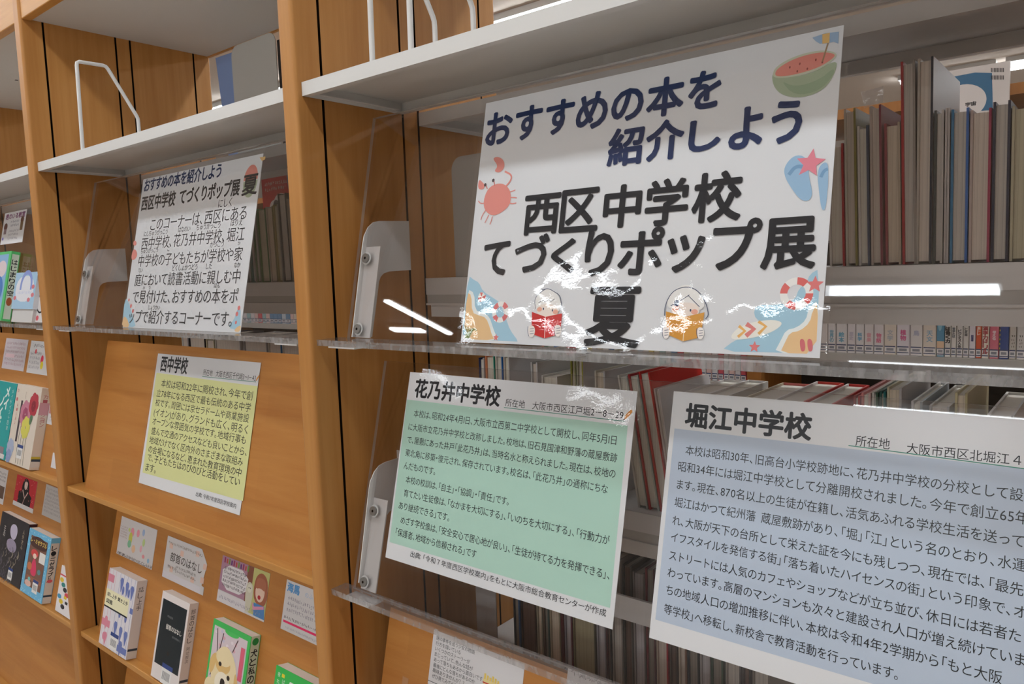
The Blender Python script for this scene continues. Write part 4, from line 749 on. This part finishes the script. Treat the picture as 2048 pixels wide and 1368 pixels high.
def b6(k, w_, h_):
    rnd = random.Random(3)
    for i in range(60):
        e = rnd.random(); u, v = ((e, .02+.03*rnd.random()), (e, .94+.04*rnd.random()), (.02+.05*rnd.random(), e), (.92+.05*rnd.random(), e))[i % 4]; k.ell((w_*u, h_*v), w_*.015, h_*.008, C('BEE0F0', .3), px=False, k=6)
    k.rect(w_*.14, h_*.09, w_*.88, h_*.86, C('7A5648', .3)); k.smooth([(w_*.12, h_*.12), (w_*.5, h_*.06), (w_*.9, h_*.12), (w_*.88, h_*.26), (w_*.12, h_*.26)], C('4A2C2A', .3), px=False); k.textbox('レ・ミゼラブル', w_*.16, h_*.12, w_*.86, h_*.19, C('E3C968', .3), .0004); k.rect(w_*.62, h_*.28, w_*.88, h_*.44, C('E9E6E2', .3))
    k.ell((w_*.4, h_*.34), w_*.16, h_*.06, C('D9484A', .3), px=False); k.ell((w_*.42, h_*.38), w_*.08, h_*.04, C('EFD3C2', .3), px=False); k.smooth([(w_*.36, h_*.42), (w_*.5, h_*.42), (w_*.62, h_*.68), (w_*.3, h_*.68)], C('D93C64', .3), px=False); k.ell((w_*.26, h_*.56), w_*.1, h_*.06, C('C9784A', .3), px=False); k.ell((w_*.7, h_*.58), w_*.07, h_*.04, C('5C8F94', .3), px=False); k.rect(w_*.2, h_*.7, w_*.85, h_*.76, C('A3644A', .3)); k.ell((w_*.3, h_*.82), w_*.14, h_*.05, C('E2B9AE', .3), px=False); k.ell((w_*.33, h_*.75), w_*.06, h_*.03, C('7AC4C2', .3), px=False); barcode(k, w_*.52, h_*.76, .032)
face_book(P4, (60, 1055), (105, 1068), None, .021, ZL4, '6FB9E0', b6, 'sky blue framed storybook with a girl in pink, lower board, left bay', 'DAD4CC', lambda k, t_, h_: (k.rect(0, 0, t_, h_*.08, C('6FB9E0')), k.column('レ・ミゼラブル', t_*.45, h_*.12, t_*.6, INK, 1.0, .0003), k.ell((t_*.5, h_*.66), t_*.3, h_*.025, C('D9606A'), px=False), spine_label(k, t_, h_)))
def b7(k, w_, h_):
    for i, c in enumerate(('E8C83C', '3B8C8A', '2A2A30', 'D94A5A', '4A9AC4', 'E8C83C', '2A2A30')): k.ell((w_*(.1+.1*(i % 4)), h_*(.3+.09*i)), w_*.09, h_*.05, C(c, .3), px=False); k.rect(w_*(.3+.08*(i % 5)), h_*(.1+.1*i), w_*(.42+.08*(i % 5)), h_*(.16+.1*i), C(c, .3))
    k.rect(0, h_*.18, w_, h_*.21, C('D94A5A', .3))
face_book(P4, (124, 1130), None, None, .012, ZL4, 'E6E2E4', b7, 'book with a multicoloured comic cover, mostly hidden by the upright', None, None, w_=.125)
# left bay, upper board
card(P3, (13, 676), (57, 680), (3, 736), lambda k, w_, h_: (k.rect(0, 0, w_, h_, C('CFC6CC')), k.scribble(w_*.08, h_*.1, w_*.92, h_*.9, 6, C('B08A98'), 25), k.rect(w_*.1, h_*.5, w_*.5, h_*.62, C('E2C4CC'))), 'card with mauve handwriting under the acrylic ledge, left bay')
card(P3, (63, 681), None, (54, 745), lambda k, w_, h_: (k.scribble(w_*.1, h_*.08, w_*.6, h_*.24, 1, C('4A4650'), 26), k.scribble(w_*.06, h_*.32, w_*.5, h_*.9, 4, C('8F8C98'), 27), k.ell((w_*.28, h_*.32), .006, .006, C('D9505A'), px=False), k.ell((w_*.6, h_*.55), .009, .011, C('D93C5A'), px=False), k.ell((w_*.62, h_*.72), .009, .01, C('E3CF3C'), px=False)), 'card with a red and yellow flower drawn at its right side', w_=.15)
def b8(k, w_, h_):
    k.column('メイ', w_*.68, h_*.06, .03, C('E6EEE8', .3), 1.0, .0012); k.column('ノイ', w_*.5, h_*.2, .028, C('E6EEE8', .3), 1.0, .0012); k.column('ド', w_*.52, h_*.46, .028, C('E6EEE8', .3), 1.0, .0012); k.column('メイドイン十四歳', w_*.88, h_*.08, .012, C('D9E8E0', .3), 1.1); k.smooth([(0, h_*.15), (w_*.28, h_*.18), (w_*.36, h_*.45), (w_*.1, h_*.6), (0, h_*.55)], C('4A3A44', .3), px=False); k.ell((w_*.15, h_*.5), w_*.14, h_*.1, C('D9B4BC', .3), px=False); k.rect(0, h_*.84, w_*.9, h_*.93, C('8A7F86', .3)); k.rect(0, h_*.93, w_*.95, h_*.99, C('D9D5D2', .3))
face_book(P3, (-12, 759), (35, 765), None, .02, ZL3, '1FA0A0', b8, 'teal book with white vertical lettering, upper board, left bay', '1E3550')
def b9(k, w_, h_):
    def fl(u, v, r_, c, n=7):
        for i in range(n): a = 6.283*i/n; k.ell((w_*u+r_*.6*math.cos(a), h_*v+r_*.6*math.sin(a)), r_*.5, r_*.5, C(c, .3), px=False, k=10)
    k.stroke([(w_*.3, h_*.2), (w_*.3, h_*.72)], w_*.075, C('4A4048', .3), px=False, it=0)
    for u in (.42, .52, .62, .72): k.stroke([(w_*u, h_*.45), (w_*(u-.04), h_*.7), (w_*u, h_*.98)], w_*.015, C('5C5F4A', .3), px=False)
    fl(.5, .36, w_*.2, 'C98096'); fl(.5, .36, w_*.1, 'A85070'); fl(.78, .22, w_*.17, 'B83A48'); fl(.78, .24, w_*.08, '8E2A3A'); fl(.6, .52, w_*.16, 'D9D260'); fl(.12, .82, w_*.14, 'A9B4CE'); fl(.1, .92, w_*.1, '8C9AC0'); k.smooth([(w_*.72, h_*.34), (w_*.84, h_*.36), (w_*.78, h_*.48), (w_*.7, h_*.46)], C('5A7A5C', .3), px=False)
    k.column('カー', w_*.08, h_*.06, .01, C('C96A70'), 2.2); k.column('ネーション', w_*.14, h_*.25, .008, C('C96A70'), 1.4); k.column('いとう', w_*.42, h_*.08, .006, C('8A7A70')); barcode(k, w_*.42, h_*.78, .034)
face_book(P3, (36, 767), (85, 775), None, .0215, ZL3, 'DED2C4', b9, 'cream book with pink, red and yellow flowers, upper board, left bay', 'DDD3C6', lambda k, t_, h_: (k.column('カーネーション', t_*.5, h_*.08, t_*.5, C('B8606A')), k.rect(0, h_*.18, t_, h_*.33, C('D2A0A8')), k.rect(0, h_*.84, t_*.9, h_*.89, C('C9B84A')), spine_label(k, t_, h_)))
card(P3, (100, 805), None, (92, 847), lambda k, w_, h_: (k.rect(w_*.02, h_*.2, w_*.3, h_*.5, C('C48A8A')), k.scribble(w_*.1, h_*.6, w_*.8, h_*.9, 2, C('A09CA8'), 28)), 'white card mostly hidden behind the left upright, upper board', w_=.15)
card(P3, (106, 905), None, (100, 934), lambda k, w_, h_: None, 'small blank white card low behind the left upright', w_=.1)
# left bay, acrylic rack
AP = tilted(.1089, 1.513, 12.355)
def c9(k, w_, h_):
    k.textbox('君のいる教室', w_*.08, h_*.05, w_*.95, h_*.22, C('7A3F6A'), .0006); k.scribble(w_*.35, h_*.27, w_*.72, h_*.5, 2, C('6A6A80'), 31); k.ell((w_*.14, h_*.45), w_*.08, h_*.12, C('6E4A42'), px=False); k.rect(w_*.08, h_*.52, w_*.2, h_*.68, C('8E7A80')); k.ell((w_*.86, h_*.3), w_*.07, h_*.11, C('6E4A3A'), px=False); k.rect(w_*.8, h_*.36, w_*.92, h_*.62, C('7A6248')); k.ell((w_*.08, h_*.82), w_*.04, h_*.05, C('8A80C8'), px=False); k.scribble(w_*.3, h_*.56, w_*.75, h_*.9, 3, C('9A94A0'), 32)
card(AP, (10, 427), (54, 420), (0, 490), c9, 'white card with two drawn children stuck on the acrylic, left bay')
def face_on(P, tl, w_, h_, t_, cover, draw, label, spinec, spine, zl):
    u0, v0 = P.uv(tl, t_); vb = (P.o.z - zl - .0004)/(-P.V.z); F = P.at(u0, v0, t_)
    return face_book(P, tl, None, None, t_, zl, cover, draw, label, spinec, spine, w_=w_)
AP1 = AP.at(0, 0, .001)
face_on(AP1, (-12, 506), .128, 0, .02, '5FC878', lambda k, w_, h_: (k.rect(0, h_*.04, w_*.88, h_*.96, C('8FB9E0', .3)), k.ell((w_*.6, h_*.25), w_*.25, h_*.12, C('E4D3D8', .3), px=False), k.ell((w_*.5, h_*.55), w_*.3, h_*.2, C('4A7FC4', .3), px=False)), 'green paperback standing on the acrylic ledge, left bay', '5FC878', lambda k, t_, h_: (k.rect(t_*.12, h_*.04, t_*.88, h_*.97, C('D9E4D4')), k.column('はじまりの空', t_*.5, h_*.12, t_*.7, INK, 1.1, .0003), k.ell((t_*.5, h_*.72), t_*.3, h_*.06, C('B0603A'), px=False)), 1.2055)
def b11(k, w_, h_):
    k.rect(0, 0, w_, h_, C('A9CBE6', .25)); k.smooth([(w_*.1, h_*.1), (w_*.9, h_*.1), (w_*.92, h_*.8), (w_*.08, h_*.8)], C('E6E8F0', .25), px=False); k.ring((w_*.55, h_*.38), w_*.2, w_*.28, C('8FA0DC', .25), px=False, a0=180, a1=360); k.rect(w_*.27, h_*.36, w_*.35, h_*.48, C('8FA0DC', .25)); k.rect(w_*.75, h_*.36, w_*.83, h_*.48, C('8FA0DC', .25)); k.scribble(w_*.2, h_*.5, w_*.85, h_*.64, 1, C('B4BCD8'), 35)
    for u, v in ((.1, .7), (.88, .4), (.9, .62), (.75, .75)): k.ell((w_*u, h_*v), w_*.07, h_*.06, C('D9808A', .25), px=False, k=10)
u, v = AP1.uv((33, 546), .03); F = AP1.at(u, v, .03); t = thing('gift_box', F.p(.065, .116, -.012), 'white and pale blue patterned box on the acrylic ledge, left bay', 'box')
mb = MB(); mb.fbox(F, 0, .135, 0, .086, -.0285, 0, C('DCDEE4', .25)); b11(Ink(F, mb), .135, .086); obj('lid', mb, t)
vb = (AP1.o.z + F.N.z*.03 - 1.2058)/(-AP.V.z) - v; mb = MB(); mb.fbox(F, .003, .132, .0862, min(vb, .1165), -.0285, -.003, C('CFCDCC', .4)); obj('tray', mb, t)
F = AP1.at(AP1.uv((76, 580), .02)[0], .235, .02); mb = MB(); mb.fbox(F, 0, .09, 0, .0795, -.0195, 0, C('DDD9DA', .3)); k = Ink(F, mb); k.ring((.03, .035), .02, .024, INK, px=False); k.ell((.02, .07), .008, .006, C('D9606A'), px=False); obj('small_box', mb, label='white box with a black ring, right of the pale blue box', cat='box')
# right bay, lower board
def c11(k, w_, h_):
    for i, (s_, f) in enumerate((('謎の事件を追う少女の物語', .86), ('行方を描いている', .36), ('いくつかのストーリーが', .52), ('まじっていて、色んな話が', .56), ('あって落ちもあるから面白いです', .68), ('最後にどんな落ちがあるのか', .6), ('興味ありませんか？？', .46), ('ぜひ見てみてください', .46))):
        y = h_*(.16+.1*i); k.text(s_, (w_*.04, y), (w_*.04+h_*.083*(len(s_)-.3), y), GR, px=False)
    k.rect(0, h_*.93, w_, h_*.94, GR); Y_ = C('E9D89A'); RD = C('C8343A')
    k.poly([(w_*.6, h_*.5), (w_*.78, h_*.5), (w_*.76, h_*.85), (w_*.63, h_*.85)], Y_, False); k.rect(w_*.6, h_*.55, w_*.78, h_*.57, RD); k.textbox('potato', w_*.62, h_*.64, w_*.76, h_*.72, RD, .0003)
    for i in range(6): k.rect(w_*(.61+.028*i), h_*(.4+.02*(i % 3)), w_*(.63+.028*i), h_*.5, C('E8CB6A'))
    k.poly([(w_*.78, h_*.62), (w_*.9, h_*.46), (w_*.97, h_*.56), (w_*.88, h_*.88), (w_*.78, h_*.88)], RD, False)
    for i in range(5): k.stroke([(w_*(.88+.02*i), h_*(.5+.03*i)), (w_*(.94+.02*i), h_*(.44+.03*i))], .0014, C('5A4A50'), px=False, it=0)
    k.ell((w_*.58, h_*.8), w_*.07, h_*.09, C('D9A074'), px=False); k.ell((w_*.58, h_*.83), w_*.07, h_*.03, C('6A4A34'), px=False); k.ell((w_*.83, h_*.8), w_*.06, h_*.09, C('E2CFA6'), px=False)
card(P4, (868, 1259), (1052, 1306), (853, 1366), c11, 'typed white card with a drawing of french fries, below the acrylic ledge')
card(P4, (1136, 1336), None, (1130, 1385), lambda k, w_, h_: k.text('不気味な路地の裏', (w_*.03, h_*.2), (w_*.6, h_*.2), C('77737A'), px=False), 'white card with a grey typed heading, rightmost under the acrylic ledge', w_=.16)
mb = MB(); F = P4.at(*P4.uv((806, 1352)), .0004); mb.fbox(F, 0, .012, 0, .02, -.0003, 0, C('B98A62')); obj('tape_scrap', mb, label='brown scrap of tape on the board left of the fries card', cat='tape')

# ------------------------------------------------------------------ the bookcase across the next aisle
FY = 1.2; XU = aty((1512, 742), FY).x
FB = thing('bookcase', (XU, FY+.15, 0), 'second bookcase across the aisle behind, grey shelves with rows of spines', 'bookcase')
UPW = wood('far_beech', 'A46A30', 'B87E42', (50, 50, 2)); DARK = mat('4A443E', .7, .1)
ZS2 = aty((1850, 712), FY).z; ZS1 = aty((1410, 760), FY).z; ZS0 = aty((530, 646), FY).z
for i in range(-4, 2):
    xu = XU+.9*i; mb = MB(); mb.box(xu-.018, xu+.018, FY-.012, FY+.3, .01, 1.6, UPW); obj('upright', mb, FB)
    zs = ZS2 if i == 0 else ZS1 if i == -1 else ZS0
    if i < 1:
        for z in (zs, zs-.33, zs-.66, zs+.28):
            mb = MB(); mb.box(xu+.019, xu+.881, FY-.005, FY+.28, z-.022, z-.001, STEELD); obj('shelf', mb, FB, label='grey steel shelf')
        mb = MB(); mb.box(xu+.019, xu+.881, FY+.281, FY+.299, .05, 1.58, DARK); obj('back_panel', mb, FB)
mb = MB(); mb.box(XU-3.62, XU+.92, FY-.014, FY+.302, 1.6003, 1.622, UPW); obj('top_board', mb, FB)
def spine_book(q0, q1, z0, h_, col, qy, label, group, mark=None, sticker=True, dep=.13):
    xa, xb = aty((q0, qy), FY).x+.0005, aty((q1, qy), FY).x-.0005; r = min(.003, (xb-xa)*.2)
    m = C(col, .35); t = thing('book', ((xa+xb)/2, FY+dep/2, z0), label, 'book', group)
    ring = [(xa, FY+dep, z0), (xa, FY+r, z0), (xa+r*.3, FY+r*.3, z0), (xa+r, FY, z0), (xb-r, FY, z0), (xb-r*.3, FY+r*.3, z0), (xb, FY+r, z0), (xb, FY+dep, z0)]
    mb = MB(); mb.prism(ring, (0, 0, h_), m); F = Frame((xa, FY, z0+h_), (1, 0, 0), (0, 0, -1)); k = Ink(F, mb); w_ = xb-xa
    if sticker:
        k.rect(w_*.06, h_-.018, w_*.94, h_-.003, C('E8E8EA')); k.rect(w_*.06, h_-.0195, w_*.94, h_-.017, C('33456E')); k.rect(w_*.06, h_-.0065, w_*.94, h_-.0045, C('33456E')); k.rect(w_*.2, h_-.0145, w_*.8, h_-.009, C('8A8E9A'))
    if mark: mark(k, w_, h_)
    obj('cover', mb, t)
    mb = MB(); mb.box(xa+.0015, xb-.0015, FY+.006, FY+dep-.0005, z0+h_+.0001, z0+h_+.0006, PTOP); obj('page_block', mb, t)
def vt(s_, c, f0=.3, sz=.55, bold=.0004): return lambda k, w_, h_: k.column(s_, w_*.5, h_-.058+(f0-.3)*.05, min(w_*sz, .0125), C(c), 1.0, bold)
FX = [1638, 1655, 1671.5, 1694, 1710.7, 1728, 1747, 1767.5, 1792.4, 1819.3, 1844.8, 1872.7, 1888.6, 1901.4, 1912.3, 1925.3, 1937.2, 1950.8, 1962.7, 1977.6, 1997.6, 2017.5, 2032, 2050, 2068]
def splash(k, w_, h_): k.rect(0, 0, w_, h_*.82, C('4E93B8')); k.ell((w_*.4, h_*.6), w_*.3, h_*.1, C('8CC4DA'), px=False); k.ell((w_*.6, h_*.35), w_*.3, h_*.12, C('2F6F9A'), px=False); k.rect(0, h_*.82, w_, h_*.9, C('E9C9A8'))
def dashed(k, w_, h_): [k.rect(0, h_*(.02+.05*i), w_*.1, h_*(.04+.05*i), C('E2C65A')) for i in range(18)]; k.column('学びの森', w_*.55, h_*.35, w_*.4, C('C9D4EA'))
FS = [('E2DEDC', None, 'white'), ('E4E2E2', vt('世界の', '7FB4CC', .42), 'white with a pale blue title'), ('E3E1E2', vt('絵本', '5FA8C8', .5), 'white with a clear blue title'), ('E4E1E4', vt('歴史', 'C4BED0', .5), 'white with a faint lilac title'), ('E3E2E3', vt('科学', '6FB0D4', .52), 'white with a sky blue title'), ('E6E2E3', vt('音楽', 'E6A8B4', .52), 'white with a pale pink title'), ('E6E1E4', vt('物語', 'E07A9A', .52), 'white with a rose title'),
      ('E8DFD3', vt('文学', 'B4BCC8', .36), 'cream with a grey title'), ('E5E1EA', vt('植物', 'E0609A', .34), 'white with a magenta title'), ('E5E3E3', vt('鳥', 'B8BCD4', .36), 'white with a bird leg drawing'), ('E8DED2', vt('天文', '8FB8D4', .36), 'cream with a light blue title'), ('6FA3BE', splash, 'blue sea-picture'), ('E2E0DC', vt('は働く力', '2A2A2E', .18, .8, .0007), 'white with bold black lettering'), ('E0DEDA', vt('哲学とは', '6A7078', .2, .6), 'narrow white with grey lettering'),
      ('DEDCDA', vt('ビジネス人体', '5A5A60', .28, .6), 'narrow white with small lettering'), ('DAD8D4', vt('と友達', '6A6A6C', .2, .6), 'narrow greyish'), ('E2DEE8', vt('記憶術', '4A4A80', .5, .4), 'lilac white'), ('DE5A30', vt('脳トレ', 'F2D8C8', .16, .6), 'orange'), ('EBE2D4', vt('漢字力ドリル', 'B04A50', .12, .8, .0006), 'cream drill'), ('DA7086', vt('考える', 'F0D4DA', .3, .4), 'pink'), ('2C4C90', dashed, 'dark blue with yellow dashes'),
      ('C6C2BA', lambda k, w_, h_: k.scribble(w_*.3, h_-.05, w_*.7, h_-.022, 4, C('5A5650'), 8), 'grey'), ('D2D0CE', lambda k, w_, h_: k.scribble(w_*.3, h_-.05, w_*.7, h_-.022, 4, C('5A5650'), 8), 'light grey'), ('D9D6D2', None, 'pale grey edge')]
for i, (c, mk, d) in enumerate(FS):
    spine_book(FX[i], FX[i+1], ZS2, .196-.006*(i % 3), c, 700, '%s spine, %s from left, far row behind the right bay' % (d, ORD[i]), 'spines in the far bookcase row', mk)
mb = MB(); mb.box(aty((1880, 140), FY).x-.05, aty((2030, 140), FY).x+.05, 1.13, FY-.005, 1.346, 1.356, UPW); obj('ledge', mb, FB)
rnd = random.Random(12); x = 1085; i = 0
PAL = [('DAD8D8', 'white'), ('C9D6E0', 'ice blue'), ('E2C4C0', 'pale pink'), ('D9D4C4', 'cream'), ('9FC4C8', 'aqua'), ('D2606A', 'red'), ('DDDBDF', 'off-white'), ('E0CF7A', 'yellow'), ('6E94B8', 'blue')]
while x < 1488:
    wd = 10+3*rnd.random(); c, d = PAL[int(rnd.random()*9)] if x < 1400 else PAL[(0, 2, 6, 5)[i % 4]]
    spine_book(x, x+wd, ZS1, .165+.006*(i % 2), c, 735, '%s pocket spine, %s from left, far small book row' % (d, ORD[i]), 'pocket spines in the far row', (lambda k, w_, h_: k.column('文庫', w_*.5, h_*.3, w_*.5, C('7A7A84'), 1.1)) if i % 2 else None); x += wd; i += 1
x = 478; i = 0
while x < 592:
    wd = 7.3+2*rnd.random(); c, d = PAL[int(rnd.random()*9)]
    spine_book(x, x+wd, ZS0, .17, c, 640, '%s far spine, %s from left, row seen through the middle bay' % (d, ORD[i]), 'far spines behind the middle bay', None); x += wd; i += 1
